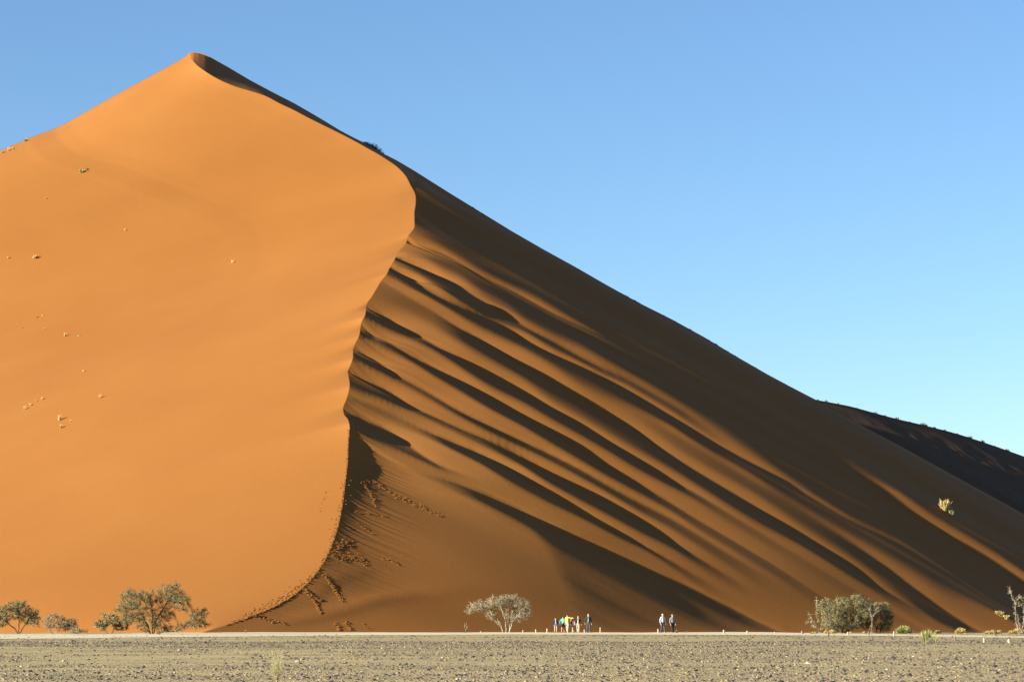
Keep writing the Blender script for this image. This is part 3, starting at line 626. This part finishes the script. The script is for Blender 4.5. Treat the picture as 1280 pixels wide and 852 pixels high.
for i, (px, w_, h, lb) in enumerate([(1234, 9, 3.5, 'flat yellow mound, left one of the three left of the dead tree'), (1241, 10, 4.5, 'yellow mound, middle one of the three left of the dead tree'), (1249, 9, 4.5, 'yellow mound, right one of the three left of the dead tree'),
                                    (1264, 8, 4, 'yellow mound touching the left foot of the dead tree'), (1272, 13, 7, 'large yellow mound behind the dead tree trunk'), (1281, 8, 5, 'yellow mound cut by the right edge of the photo')]):
    T('grass_mound', px, 792.5, 209, w_, h, 'straw', lb, 'grass mound', 600, 40+i, width=.02, group='yellow grass mounds by the right edge')
for i, (px, w_, h, lf, lb) in enumerate([(1017, 10, 3, 'lime', 'low grass under the dead trunk left of the acacia clump'), (1032, 5, 4, 'straw', 'small yellow grass below the left acacia'), (1040, 11, 5, 'straw', 'wider yellow grass below the left acacia'), (1063, 5, 3, 'straw', 'small yellow grass between the two acacias'), (1080, 5, 3, 'straw', 'small yellow grass beneath the forked branch')]):
    T('grass_mound', px, 792.3, 208, w_, h, lf, lb, 'grass mound', 400, 50+i, width=.018, group='grass under the acacia clump')
for i, (px, w_, h, lb) in enumerate([(581.5, 2.5, 11, 'thin dry stalk left of the lone acacia'), (858, 2, 3, 'tiny dry sprig right of the two walkers'), (307, 3, 4, 'tiny dry sprig at the low end of the sand crest'), (275, 2, 3, 'tiniest dry sprig right of the tallest acacia')]):
    T('grass_tuft', px, 790.3, 218, w_, h, 'grey', lb, 'sprig', 16, 60+i, dome=False, width=.02)

# plants on the dune itself
pixL = np.stack(pix(SURF_L[:, :, 0], SURF_L[:, :, 1], SURF_L[:, :, 2]), 2)[::2, ::2]; YL = SURF_L[::2, ::2, 1]
pixR = np.stack(pix(SURF_R[:, :, 0], SURF_R[:, :, 1], SURF_R[:, :, 2]), 2)[::2, ::2]; YRr = SURF_R[::2, ::2, 1]
def on(px, py, side):
    P_, Y_ = (pixL, YL) if side == 'L' else (pixR, YRr)
    d = (P_[:, :, 0]-px)**2+(P_[:, :, 1]-py)**2; d = np.where(d < d.min()+1.5, Y_, 1e9); y = float(d.min())
    return at(px, py, y)
def dune_tuft(px, py, w_, h, leaf, label, side, seed, n=120, lean=0, name='grass_tuft', cat='grass tuft', group=None, width=None):
    p = on(px, py, side)
    return tuft(name, px, py, float(p[1]), w_, h, leaf, label, cat, n, seed, z=float(p[2])-.05, dome=False, lean=lean, group=group, width=width or .022)
for i, (px, py, w_, h, n, lf, lb) in enumerate([
    (102, 216, 11, 6, 160, 'lime', 'largest green tuft high on the lit face below the left skyline'), (109, 212, 4, 3, 30, 'olive', 'small dark tuft touching the largest green one'),
    (32, 176, 8, 5, 90, 'lime', 'green tuft on the left skyline'), (3, 191, 6, 5, 60, 'lime', 'tuft on the skyline at the very left edge'), (11, 188, 7, 5, 80, 'straw', 'straw tuft on the skyline near the left edge'), (17, 186, 4, 3, 40, 'straw', 'smaller straw tuft beside the skyline one'),
    (43, 322, 9, 5, 90, 'straw', 'straw tuft with pale debris in the middle of the lit face left'), (38, 325, 4, 2, 30, 'straw', 'low scrap left of the middle straw tuft'),
    (10, 322, 4, 2, 25, 'straw', 'faint scrap near the left edge beside the middle tuft'), (57, 248, 2.5, 2, 14, 'straw', 'pale speck below the largest green tuft'), (156, 287, 2.5, 2, 14, 'straw', 'pale speck high in the centre of the lit face'), (178, 341, 2.5, 2, 14, 'straw', 'pale speck lower in the centre of the lit face'),
    (290, 328, 8, 4, 50, 'straw', 'faint tuft right of centre on the lit face'),
    (46, 396, 3, 2.5, 20, 'straw', 'left dot of the pair of pale specks on the left face'), (53, 394, 3, 2.5, 20, 'straw', 'right dot of the pair of pale specks on the left face'), (28, 409, 2.5, 2, 14, 'straw', 'lone pale speck lower left of the pair'), (55, 411, 2.5, 2.5, 14, 'straw', 'lone pale speck beneath the pair'),
    (81, 419, 6, 4, 50, 'straw', 'small straw tuft under the paired specks'), (98, 420, 3, 3, 16, 'straw', 'thin sprig right of the small straw tuft'), (104, 464, 8, 3, 50, 'straw', 'flat straw tuft above the sprig cluster'), (125, 496, 4, 6, 40, 'straw', 'upright sprig on the left lit face'),
    (31, 510, 5, 4, 40, 'straw', 'lowest tuft of the slanting row'), (38, 505, 6, 2, 40, 'straw', 'second tuft of the slanting row'), (45, 501, 6, 2, 40, 'straw', 'third tuft of the slanting row'), (53, 498, 6, 3, 40, 'straw', 'highest tuft of the slanting row'),
    (74, 524, 6, 8, 60, 'straw', 'tall sprig, upper one of the stacked pair'), (76, 534, 6, 6, 50, 'straw', 'lower sprig of the stacked pair'), (88, 526, 5, 3, 24, 'straw', 'faint scrap right of the stacked pair')]):
    dune_tuft(px, py, w_*.85, h*.8, 'faint' if lf == 'straw' else lf, lb, 'L', 100+i, n, group='small tufts scattered on the lit face')
dune_tuft(1181, 639, 13, 14, 'straw', 'bright sunlit yellow bush alone on the dark slope at right', 'R', 140, 320, width=.035)
dune_tuft(1189, 643, 8, 6, 'lime', 'small green tuft at the right foot of the sunlit yellow bush', 'R', 141, 110)
for i, (px, py, w_, h, lb) in enumerate([(1247, 768, 7, 5, 'upper clump of the slanting yellow row low on the dark slope'), (1252, 770, 7, 6, 'middle clump of the slanting yellow row low on the dark slope'), (1258, 773, 7, 5, 'lower clump of the slanting yellow row low on the dark slope')]):
    dune_tuft(px, py, w_, h, 'straw', lb, 'R', 145+i, 240, group='yellow row low on the dark slope', width=.03)
# dark scrub breaking the skyline
r_ = np.random.default_rng(5); words = ['small', 'low', 'ragged', 'tiny', 'rounded', 'spiky']
sk = [(455,7),(460,9),(465,10),(471,8),(476,5)]+[(x, 2+2.5*r_.random()) for x in (483,499,514,519,528,542,553,566,574,590,603)]+[(x, 2.2+3*r_.random()) for x in (769,775,782,792,797,806,821,828,834,843,857,861,872,884,893,902,908,918,934,942,951,961,974,988)]
for i, (x, s_) in enumerate(sk):
    y_ = np.interp(x, skx, sky_)+1.6; k_, _ = ray(x, y_)
    Yr = float(np.interp(x, pix(PX_[0], PY_[0], ZR[0])[0], PY_[0]))-1.5
    p = at(x, y_, Yr); dark_ = i < 5
    tuft('dune_bush' if dark_ else 'scrub_tuft', x, y_, Yr, s_*1.9, s_*(.7 if dark_ else .85), 'olive',
         (['leftmost', 'second', 'tallest', 'fourth', 'rightmost'][i]+' dark bush of the clump on the skyline below the summit') if dark_ else 'dark scrub tuft breaking the long right skyline of the big dune', 'bush' if dark_ else 'scrub tuft', 160 if dark_ else 46, 200+i, z=float(p[2])-.3, dome=not dark_, group='bushes below the summit' if dark_ else 'scrub tufts along the right skyline', width=.05)
c2x = c2[:, 0]
for i, x in enumerate((1022,1033,1048,1071,1094,1106,1121,1137,1153,1157,1168,1181,1196,1212,1228,1243,1259)):
    j = int(np.argmin(abs(c2x-x))); p = P2[j]; s_ = 2+3*r_.random()+(3 if x in (1153, 1212) else 0)
    tuft('scrub_tuft', x, c2[j, 1], float(p[1]), s_*1.7, s_*.8, 'olive', 'dark scrub tuft on the crest of the far dune behind', 'scrub tuft', 50, 260+i, z=float(p[2])-.25, dome=True, group='scrub tufts along the far dune crest', width=.06)
# ------------------------------------------------------------------ people
def cloth(name, c, rough=.85): return mat(name, lambda t, b: t.links.new(ramp(t, nz(t, 14, 3, mapping(t, (1, 1, 1))), [(.3, tuple(q*.85 for q in c)), (.7, tuple(min(1, q*1.12) for q in c))]), b.inputs['Base Color']), rough)
M_SKIN = cloth('skin', (.42, .24, .155), .6); M_HAIRD = cloth('dark_hair', (.035, .024, .018)); M_HAIRL = cloth('light_hair', (.30, .21, .10))
M_C = {k: cloth(k+'_cloth', v_) for k, v_ in dict(black=(.015, .016, .02), navy=(.02, .03, .07), blue=(.05, .12, .30), white=(.36, .36, .34), teal=(.05, .25, .20), cyan=(.15, .38, .45), yellow=(.38, .32, .07), maroon=(.16, .03, .045),
       beige=(.27, .22, .16), darkgreen=(.015, .035, .03), grey=(.15, .16, .18), darkgrey=(.045, .05, .06), pink=(.45, .25, .20), khaki=(.30, .22, .10), paleblue=(.30, .33, .36), brown=(.05, .03, .02), cream=(.27, .24, .18)).items()}
def skin_mesh(name, verts, edges, rad, material, parent, sub=1, extra=None, root=0):
    me = bpy.data.meshes.new(name+'_cage'); me.from_pydata([tuple(v_) for v_ in verts], edges, []); o = bpy.data.objects.new(name+'_cage', me); COL.objects.link(o)
    m = o.modifiers.new('skin', 'SKIN'); m.use_smooth_shade = True
    sv = me.skin_vertices[0].data
    for i, r_ in enumerate(rad): sv[i].radius = (r_ if isinstance(r_, tuple) else (r_, r_)); sv[i].use_root = (i == root)
    if sub: ss = o.modifiers.new('sub', 'SUBSURF'); ss.levels = sub; ss.render_levels = sub
    dg = bpy.context.evaluated_depsgraph_get(); ev = o.evaluated_get(dg); out = bpy.data.meshes.new_from_object(ev)
    bpy.data.objects.remove(o); bpy.data.meshes.remove(me)
    if extra:
        import bmesh
        bm = bmesh.new(); bm.from_mesh(out); extra(bm); bm.to_mesh(out); bm.free()
    out.name = name; out.materials.clear(); out.materials.append(material)
    for p in out.polygons: p.use_smooth = True; p.material_index = 0
    ob = bpy.data.objects.new(name, out); COL.objects.link(ob); ob.parent = parent; return ob
import bmesh
from mathutils import Matrix
def blob(bm, c, r_, seg=10):
    bmesh.ops.create_uvsphere(bm, u_segments=seg, v_segments=seg-2, radius=1, matrix=Matrix.Translation(Vector(c)) @ Matrix.Diagonal((*r_, 1)))
def person(px, py, H, face, pose, top, legs, label, hair='dark', inner=None, Yd=None, sleeves=True, shorts=False, hat=False, group=None, woman=False, py_top=None):
    """pose: dict with hand_l, hand_r (x out, y forward, z) and foot_l, foot_r (x, y) in metres of a 1.75 m figure facing +Y before turning; height follows H"""
    k_, e_ = ray(px, py); Y0 = Yd; x0 = float(k_*Y0); z0 = float(ground_z(x0, Y0))
    root = empty('person', (x0, Y0, z0), face); tag(root, label, 'person', group); s_ = H/1.75; root.scale = (s_, s_, s_)
    sh = .175 if not woman else .155; hip = .095; lean = pose.get('lean', 0)
    J = {'pelvis': (0, 0, .93), 'waist': (0, lean*.3, 1.08), 'chest': (0, lean*.7, 1.30), 'neckb': (0, lean, 1.46), 'neck': (0, lean+.01, 1.52), 'headl': (0, lean+.025, 1.57), 'headm': (0, lean+.02, 1.645), 'headt': (0, lean+.005, 1.715)}
    for sd, q in (('l', -1), ('r', 1)):
        hx, hy, hz = pose.get('hand_'+sd, (.27, .06, .80)); S = Vector((q*sh, lean*.95, 1.42)); Hn = Vector((q*hx, hy, hz))
        d = Hn-S; L = min(d.length, .57); Hn = S+d.normalized()*L
        mid = (S+Hn)/2; h_ = math.sqrt(max(.0, (.295)**2-(L/2)**2)); bend = Vector((q*.5, -.8, -.2)); bend -= bend.project(d); bend.normalize(); E = mid+bend*h_
        J['sh'+sd] = tuple(S); J['el'+sd] = tuple(E); J['wr'+sd] = tuple(Hn)
        fx, fy = pose.get('foot_'+sd, (.10, 0)); Hp = Vector((q*hip, 0, .90)); A_ = Vector((q*fx, fy, .085)); d = A_-Hp; L = min(d.length, .83)
        mid = Hp+d*.52; kn = math.sqrt(max(0, .42**2-(d.length/2)**2)); K_ = mid+Vector((0, 1, .0))*min(kn, .16)
        J['hp'+sd] = tuple(Hp); J['kn'+sd] = tuple(K_); J['an'+sd] = tuple(A_); J['to'+sd] = (A_.x+q*.02, A_.y+.15, .035)
    def build(names, chain, rad, name, material, parent, extra=None, sub=1):
        idx = {n: i for i, n in enumerate(names)}
        return skin_mesh(name, [J[n] for n in names], [(idx[a_], idx[b_]) for a_, b_ in chain], [rad[n] for n in names], material, parent, sub, extra)
    base = {'pelvis': (.135, .10), 'waist': (.115, .09), 'chest': (.145, .105), 'neckb': (.085, .07), 'neck': .052, 'headl': (.066, .075), 'headm': (.078, .095), 'headt': (.06, .07),
            'shl': .062, 'shr': .062, 'ell': .042, 'elr': .042, 'wrl': .028, 'wrr': .028, 'hpl': .085, 'hpr': .085, 'knl': .056, 'knr': .056, 'anl': .038, 'anr': .038, 'tol': .034, 'tor': .034}
    ch = [('pelvis', 'waist'), ('waist', 'chest'), ('chest', 'neckb'), ('neckb', 'neck'), ('neck', 'headl'), ('headl', 'headm'), ('headm', 'headt')]
    for sd in 'lr': ch += [('neckb', 'sh'+sd), ('sh'+sd, 'el'+sd), ('el'+sd, 'wr'+sd), ('pelvis', 'hp'+sd), ('hp'+sd, 'kn'+sd), ('kn'+sd, 'an'+sd), ('an'+sd, 'to'+sd)]
    def feat(bm):
        yl = J['headm'][1]
        blob(bm, (0, yl+.097, 1.625), (.012, .017, .022), 6)                       # nose
        blob(bm, (0, yl+.086, 1.582), (.022, .008, .007), 6)                       # mouth
        for q in (-1, 1): blob(bm, (q*.080, yl-.005, 1.63), (.010, .017, .028), 6) # ears
        for sd, q in (('l', -1), ('r', 1)):
            W = Vector(J['wr'+sd]); D = (W-Vector(J['el'+sd])).normalized(); side = D.cross(Vector((0, 0, 1)) if abs(D.z) < .8 else Vector((1, 0, 0))).normalized(); nrm = D.cross(side)
            P_ = W+D*.045
            rot = Matrix((side, D, nrm)).transposed().to_4x4()
            bmesh.ops.create_uvsphere(bm, u_segments=8, v_segments=6, radius=1, matrix=Matrix.Translation(P_) @ rot @ Matrix.Diagonal((.040, .052, .017, 1)))
            for f_, (o_, l_) in enumerate([(-.030, .062), (-.010, .075), (.010, .070), (.029, .055)]):
                a_ = W+D*.085+side*o_
                for seg_ in range(2):
                    b_ = a_+(D*(1-.35*seg_)+nrm*.45*(seg_+.4)).normalized()*l_*.5
                    bmesh.ops.create_cone(bm, segments=6, radius1=.0095-.001*seg_, radius2=.0085-.0015*seg_, depth=(b_-a_).length*1.15, cap_ends=True, matrix=Matrix.Translation((a_+b_)/2) @ (b_-a_).to_track_quat('Z', 'Y').to_matrix().to_4x4())
                    a_ = b_
            a_ = W+D*.02-side*.03; b_ = a_+(D*.8-side*.7+nrm*.2).normalized()*.055
            bmesh.ops.create_cone(bm, segments=6, radius1=.012, radius2=.009, depth=.058, cap_ends=True, matrix=Matrix.Translation((a_+b_)/2) @ (b_-a_).to_track_quat('Z', 'Y').to_matrix().to_4x4())
    build(list(base), ch, base, 'body', M_SKIN, root, feat)
    # eyes
    for q in (-1, 1):
        bm = bmesh.new(); blob(bm, (q*.03, J['headm'][1]+.082, 1.645), (.010, .008, .007), 6)
        me = bpy.data.meshes.new('eye'); bm.to_mesh(me); bm.free(); me.materials.append(M_HAIRD); eo = bpy.data.objects.new('eye', me); COL.objects.link(eo); eo.parent = root
    # trousers or shorts
    g = {k: ((v_[0]+.018, v_[1]+.018) if isinstance(v_, tuple) else v_+.018) for k, v_ in base.items()}
    if shorts:
        for sd in 'lr': a_ = Vector(J['hp'+sd]); b_ = Vector(J['kn'+sd]); J['cu'+sd] = tuple(a_.lerp(b_, .85)); g['cu'+sd] = .085
        nm = ['pelvis', 'waist', 'hpl', 'hpr', 'cul', 'cur']; cc = [('pelvis', 'waist'), ('pelvis', 'hpl'), ('pelvis', 'hpr'), ('hpl', 'cul'), ('hpr', 'cur')]
    else:
        for sd in 'lr': a_ = Vector(J['an'+sd]); J['cu'+sd] = (a_.x, a_.y, .09); g['cu'+sd] = .062
        nm = ['pelvis', 'waist', 'hpl', 'hpr', 'knl', 'knr', 'cul', 'cur']; cc = [('pelvis', 'waist'), ('pelvis', 'hpl'), ('pelvis', 'hpr'), ('hpl', 'knl'), ('hpr', 'knr'), ('knl', 'cul'), ('knr', 'cur')]
    build(nm, cc, g, 'shorts' if shorts else 'trousers', M_C[legs], root)
    # upper garment
    g2 = {k: ((v_[0]+.032, v_[1]+.032) if isinstance(v_, tuple) else v_+.024) for k, v_ in base.items()}
    J['hem'] = (0, lean*.1, .86); g2['hem'] = (.175, .135); g2['neckb'] = (.085, .075)
    for sd in 'lr':
        J['sl'+sd] = tuple(Vector(J['el'+sd]).lerp(Vector(J['wr'+sd]), .9 if sleeves else .0)); g2['sl'+sd] = .045 if sleeves else .062
    nm = ['hem', 'waist', 'chest', 'neckb', 'shl', 'shr']+(['ell', 'elr'] if sleeves else [])+['sll', 'slr']
    cc = [('hem', 'waist'), ('waist', 'chest'), ('chest', 'neckb'), ('neckb', 'shl'), ('neckb', 'shr')]+([('shl', 'ell'), ('shr', 'elr'), ('ell', 'sll'), ('elr', 'slr')] if sleeves else [('shl', 'sll'), ('shr', 'slr')])
    jk = build(nm, cc, g2, 'jacket' if inner else 'shirt', M_C[top], root)
    if inner:   # open front showing the shirt
        bm = bmesh.new(); blob(bm, (0, .078+lean*.6, 1.19), (.062, .085, .25), 14); me = bpy.data.meshes.new('shirt'); bm.to_mesh(me); bm.free(); me.materials.append(M_C[inner])
        so_ = bpy.data.objects.new('shirt', me); COL.objects.link(so_); so_.parent = root
    # shoes
    for sd in 'lr':
        a_ = J['an'+sd]; bm = bmesh.new(); blob(bm, (J['to'+sd][0]-.01*(1 if sd == 'r' else -1), a_[1]+.055, .045), (.052, .135, .05), 10); me = bpy.data.meshes.new('shoe'); bm.to_mesh(me); bm.free()
        me.materials.append(M_C['brown']); o_ = bpy.data.objects.new('shoe', me); COL.objects.link(o_); o_.parent = root
    # hair or hat
    bm = bmesh.new(); yl = J['headm'][1]
    blob(bm, (0, yl-.022, 1.675), (.094, .102, .085), 12)
    if woman: blob(bm, (0, yl-.065, 1.58), (.075, .05, .12), 10)
    if hat: bmesh.ops.create_cone(bm, segments=20, radius1=.16, radius2=.15, depth=.012, cap_ends=True, matrix=Matrix.Translation((0, yl, 1.69)))
    nm_ = 'hat' if hat else 'hair'; me = bpy.data.meshes.new(nm_); bm.to_mesh(me); bm.free(); me.materials.append(M_C['khaki'] if hat == 'khaki' else M_C['white'] if hat else (M_HAIRL if hair == 'light' else M_HAIRD)); o_ = bpy.data.objects.new(nm_, me); COL.objects.link(o_); o_.parent = root
    for p in o_.data.polygons: p.use_smooth = True
    return root
def bag(px, Y, z, dims, colour, label, name='bag', dy=0):
    k_, _ = ray(px, 780); bm = bmesh.new(); bmesh.ops.create_cube(bm, size=1, matrix=Matrix.Diagonal((*dims, 1))); bmesh.ops.bevel(bm, geom=bm.edges[:], offset=min(dims)*.3, segments=3, affect='EDGES')
    r_ = dims[0]*.42; pts = [Vector((math.cos(t)*r_, 0, dims[2]*.45+math.sin(t)*dims[2]*.45)) for t in np.linspace(0, math.pi, 9)]
    for a_, b_ in zip(pts[:-1], pts[1:]): bmesh.ops.create_cone(bm, segments=6, radius1=.012, radius2=.012, depth=(b_-a_).length*1.1, cap_ends=True, matrix=Matrix.Translation((a_+b_)/2) @ (b_-a_).to_track_quat('Z', 'Y').to_matrix().to_4x4())
    me = bpy.data.meshes.new(name); bm.to_mesh(me); bm.free(); me.materials.append(M_C[colour]); o = bpy.data.objects.new(name, me); COL.objects.link(o); o.location = (float(k_*Y), Y+dy, z); tag(o, label, name.replace('_', ' ')); return o
PI = math.pi; G1 = 'group of walkers right of the lone acacia'; G2 = 'pair of walkers near the middle of the track'
YP = 222.0
person(694.6, 789.5, 1.40, PI+.15, dict(hand_l=(.20, .02, .86), hand_r=(.20, .05, .86), foot_l=(.11, .02), foot_r=(.12, -.02)), 'black', 'beige', 'leftmost and shortest walker of the group in a black jacket over white with pale trousers', inner='white', Yd=YP+1, woman=True, group=G1)
bag(694.8, YP+.72, .74, (.24, .12, .24), 'blue', 'blue pouch held at the waist of the leftmost walker')
person(703.8, 789.5, 1.50, PI-.1, dict(hand_l=(.25, .22, .98), hand_r=(.33, .0, 1.0), foot_l=(.13, .05), foot_r=(.15, -.05)), 'teal', 'black', 'walker with teal sleeves and black shorts, second from the left in the group', Yd=YP+1.5, sleeves=True, shorts=True, group=G1)
bag(703.6, YP+1.18, 1.05, (.26, .16, .30), 'cyan', 'pale cyan bag held to the chest of the teal sleeved walker')
person(709.4, 789.5, 1.68, PI-.35, dict(hand_l=(.62, .15, 1.40), hand_r=(.20, .05, .85), foot_l=(.10, .25), foot_r=(.12, -.2)), 'yellow', 'cream', 'walker in a bright yellow shirt with one arm stretched out', Yd=YP, group=G1)
person(714.9, 789.2, 1.38, PI/2+.5, dict(hand_l=(.25, .25, .85), hand_r=(.22, -.05, .8), foot_l=(.09, .36), foot_r=(.1, -.34), lean=.06), 'maroon', 'beige', 'striding walker in a maroon top between the yellow shirt and the open black jacket', Yd=YP+2, woman=True, group=G1)
bag(717.2, YP+1.6, .80, (.28, .14, .30), 'white', 'round white bag carried by the maroon walker')
person(722.8, 789.3, 1.52, PI-.1, dict(hand_l=(.33, .05, .85), hand_r=(.30, 0, .84), foot_l=(.10, .14), foot_r=(.10, -.10)), 'black', 'cream', 'walker in an open black jacket over white with pale trousers, second from the right', inner='white', Yd=YP+1, woman=True, hair='light', group=G1)
person(735.6, 789.6, 1.72, PI+.05, dict(hand_l=(.28, .05, .82), hand_r=(.34, .06, .84), foot_l=(.12, .03), foot_r=(.13, -.03)), 'darkgreen', 'darkgrey', 'tallest walker of the group in a dark jacket open over a grey shirt', inner='grey', Yd=YP, hair='light', group=G1)
person(828.5, 790.3, 1.72, PI+.4, dict(hand_l=(.26, .06, .84), hand_r=(.25, .06, .84), foot_l=(.10, .22), foot_r=(.10, -.18)), 'paleblue', 'darkgrey', 'walker in a pale jacket and white hat, left one of the pair', Yd=216, hat=True, group=G2)
person(840.6, 790.5, 1.66, PI+.4, dict(hand_l=(.26, .08, .86), hand_r=(.25, .06, .84), foot_l=(.10, -.16), foot_r=(.10, .18)), 'grey', 'black', 'walker in a grey jacket with a khaki hat, right one of the pair', Yd=216, hat='khaki', group=G2)

# ------------------------------------------------------------------ marker posts
M_POST = mat('pale_painted_wood', lambda t, b: t.links.new(ramp(t, nz(t, 12, 3, mapping(t, (1, 1, .3))), [(.35, (.24, .20, .12)), (.65, (.33, .28, .18))]), b.inputs['Base Color']))
M_POSTD = mat('weathered_wood', lambda t, b: t.links.new(ramp(t, nz(t, 12, 3, mapping(t, (1, 1, .3))), [(.35, (.10, .07, .045)), (.65, (.17, .12, .08))]), b.inputs['Base Color']))
for i, (px, py, h, w_, dk, lb) in enumerate([
 (601, 789.6, 1.8, 1.6, 0, 'shortest stub post left of the lone acacia'), (653.7, 789.8, 3.2, 1.4, 0, 'short post just right of the lone acacia'), (670, 789.8, 4.3, 1.7, 0, 'post between the lone acacia and the walkers'),
 (684, 789.8, 5.2, 2.0, 0, 'post at the left of the walking group'), (709.7, 789.9, 4.6, 1.2, 0, 'slim post before the yellow shirted walker'), (715.5, 790.0, 6.6, 1.2, 0, 'slim tall post before the maroon walker'), (722.9, 790.0, 5, 1.3, 0, 'slim post before the open jacketed walker'),
 (730.7, 789.9, 4.2, 1.8, 0, 'short post between the last two walkers of the group'), (750.4, 790.2, 6.6, 1.7, 0, 'tall slender post right of the walking group'),
 (822.8, 790.8, 5.4, 2.0, 0, 'post at the left foot of the pair of walkers'), (846.2, 790.9, 3.9, 2.2, 0, 'post at the right foot of the pair of walkers'), (904.8, 791.8, 5.2, 2.1, 0, 'left post of the two in the gap before the dark shadow'), (934, 792.3, 4.6, 2.2, 0, 'right post of the two in the gap before the dark shadow'),
 (968.5, 791.4, 2.4, 1.5, 0, 'tiny post halfway to the acacia clump'), (1003, 792.2, 4.6, 3.0, 1, 'squat brown post left of the acacia clump'), (1035.5, 794, 5.4, 2.6, 1, 'brown post before the left acacia of the clump'), (1060, 794, 4.6, 2.6, 0, 'pale post before the middle of the clump'),
 (1086, 794, 5.0, 2.4, 1, 'brown post before the forked branch'), (1117.6, 795.3, 6.6, 2.2, 0, 'tall pale post between the clump and the round green mound'), (1194, 800.5, 6.2, 1.6, 1, 'dark thin post left of the round yellow mound'),
 (1230.2, 802.4, 5.6, 3.0, 0, 'stout pale post right of the round yellow mound'), (1261.6, 803, 5.0, 3.6, 0, 'stoutest pale post near the right edge')]):
    k_, e_ = ray(px, py); Y0 = float(min(-EYE/e_, 221)); sc = Y0/F; x0 = float(k_*Y0)
    bm = bmesh.new(); hh = h*sc; ww = max(w_*sc*.5, .045)
    bmesh.ops.create_cone(bm, segments=10, radius1=ww*1.05, radius2=ww*.92, depth=hh+.1, cap_ends=True, matrix=Matrix.Translation((0, 0, hh/2-.05)))
    top_ = [f for f in bm.faces if f.normal.z > .9]; bmesh.ops.bevel(bm, geom=[e2_ for f in top_ for e2_ in f.edges], offset=ww*.3, segments=2, affect='EDGES')
    me = bpy.data.meshes.new('marker_post'); bm.to_mesh(me); bm.free(); me.materials.append(M_POSTD if dk else M_POST)
    o = bpy.data.objects.new('marker_post', me); COL.objects.link(o); o.location = (x0, Y0, float(ground_z(x0, Y0))); o.rotation_euler = (rng.normal()*.04, rng.normal()*.04, rng.random()*3)
    tag(o, lb, 'post', 'marker posts along the pale track')

# ------------------------------------------------------------------ footprints
def prints(paths, side, seed, label, size=.17):
    r = np.random.default_rng(seed); PT = []
    for pts, step, jit, reps in paths:
        a_ = np.array(pts, float); d = np.r_[0, np.cumsum(np.hypot(*np.diff(a_, axis=0).T))]
        for rep in range(reps):
            t = np.arange(r.random()*step, d[-1], step)+r.normal(size=len(np.arange(r.random()*0, d[-1], step)))[:0].sum()
            x = np.interp(t, d, a_[:, 0])+r.normal(size=len(t))*jit; y = np.interp(t, d, a_[:, 1])+r.normal(size=len(t))*jit
            PT += list(zip(x, y))
    V = []; Q = []; n = 0; ring = 7
    for (x, y) in PT:
        p = on(x, y, side)
        s_ = size*(.6+.9*r.random()); a0 = r.random()*6.3
        q = lambda rr, z: [(p[0]+math.cos(a0+i*6.283/ring)*rr*(1+.25*r.normal()), p[1]+math.sin(a0+i*6.283/ring)*rr, p[2]+z+.38*(math.sin(a0+i*6.283/ring)*rr)) for i in range(ring)]
        # raised, pushed-up rim round a shallow pit
        rings = [q(s_*1.9, -.015), q(s_*1.15, s_*.14), q(s_*.55, s_*.03)]
        for rg in rings: V += rg
        V.append((p[0], p[1], p[2]-.0)); 
        for k in range(2):
            for i in range(ring): j = (i+1) % ring; Q.append((n+k*ring+i, n+k*ring+j, n+(k+1)*ring+j, n+(k+1)*ring+i))
        for i in range(ring): j = (i+1) % ring; Q.append((n+2*ring+i, n+2*ring+j, n+3*ring, n+3*ring))
        n += 3*ring+1
    me = bpy.data.meshes.new('footprints'); me.from_pydata(V, [], [tuple(dict.fromkeys(q)) for q in Q]); me.materials.append(M_SAND)
    o = bpy.data.objects.new('footprints', me); COL.objects.link(o); tag(o, label, 'footprints', kind='stuff')
crest_low = [(float(a_), float(b_)) for a_, b_ in C[::12] if b_ > 536 and b_ < 786]
prints([([(x-1.5, y) for x, y in crest_low], 2.4, .6, 3), ([(x-4, y-1) for x, y in crest_low if y > 600], 4, 1.6, 2), ([(404,712),(360,742),(330,757),(300,772),(282,781)], 3, 2.2, 4), ([(440,600),(425,640),(408,660)], 7, 3, 1), ([(400,640),(404,620),(412,606)], 5, 1, 1)], 'L', 91, 'trodden footprints running up along the lit side of the sand crest', .046)
prints([([(449,600),(470,604),(500,622),(520,630),(552,645)], 2.6, 1.3, 3), ([(455,604),(462,615),(470,633)], 2.4, 1.4, 3), ([(442,639),(460,641),(485,645)], 3, .5, 1), ([(445,652),(460,662),(468,668)], 3, .6, 1),
        ([(418,690),(430,676),(440,680)], 2.2, 3, 4), ([(416,694),(430,696),(445,698),(458,702)], 2.4, 2.6, 5), ([(478,698),(490,700),(498,705)], 2.6, .9, 2), ([(499,690),(507,696)], 3, .6, 1),
        ([(406,718),(415,730),(422,742),(430,752)], 1.8, 1.3, 5), ([(382,738),(392,750),(400,766)], 2, 1.1, 4), ([(380,735),(392,744),(402,752)], 2, 1, 3), ([(310,766),(325,770),(340,776),(356,778)], 2.2, 1.1, 3), ([(418,778),(424,787)], 1.8, 1, 3), ([(430,776),(440,787)], 1.8, 1.3, 4), ([(452,778),(462,787)], 2.2, .8, 2)], 'R', 92, 'footprint trails crossing the shaded side below the sand crest', .046)
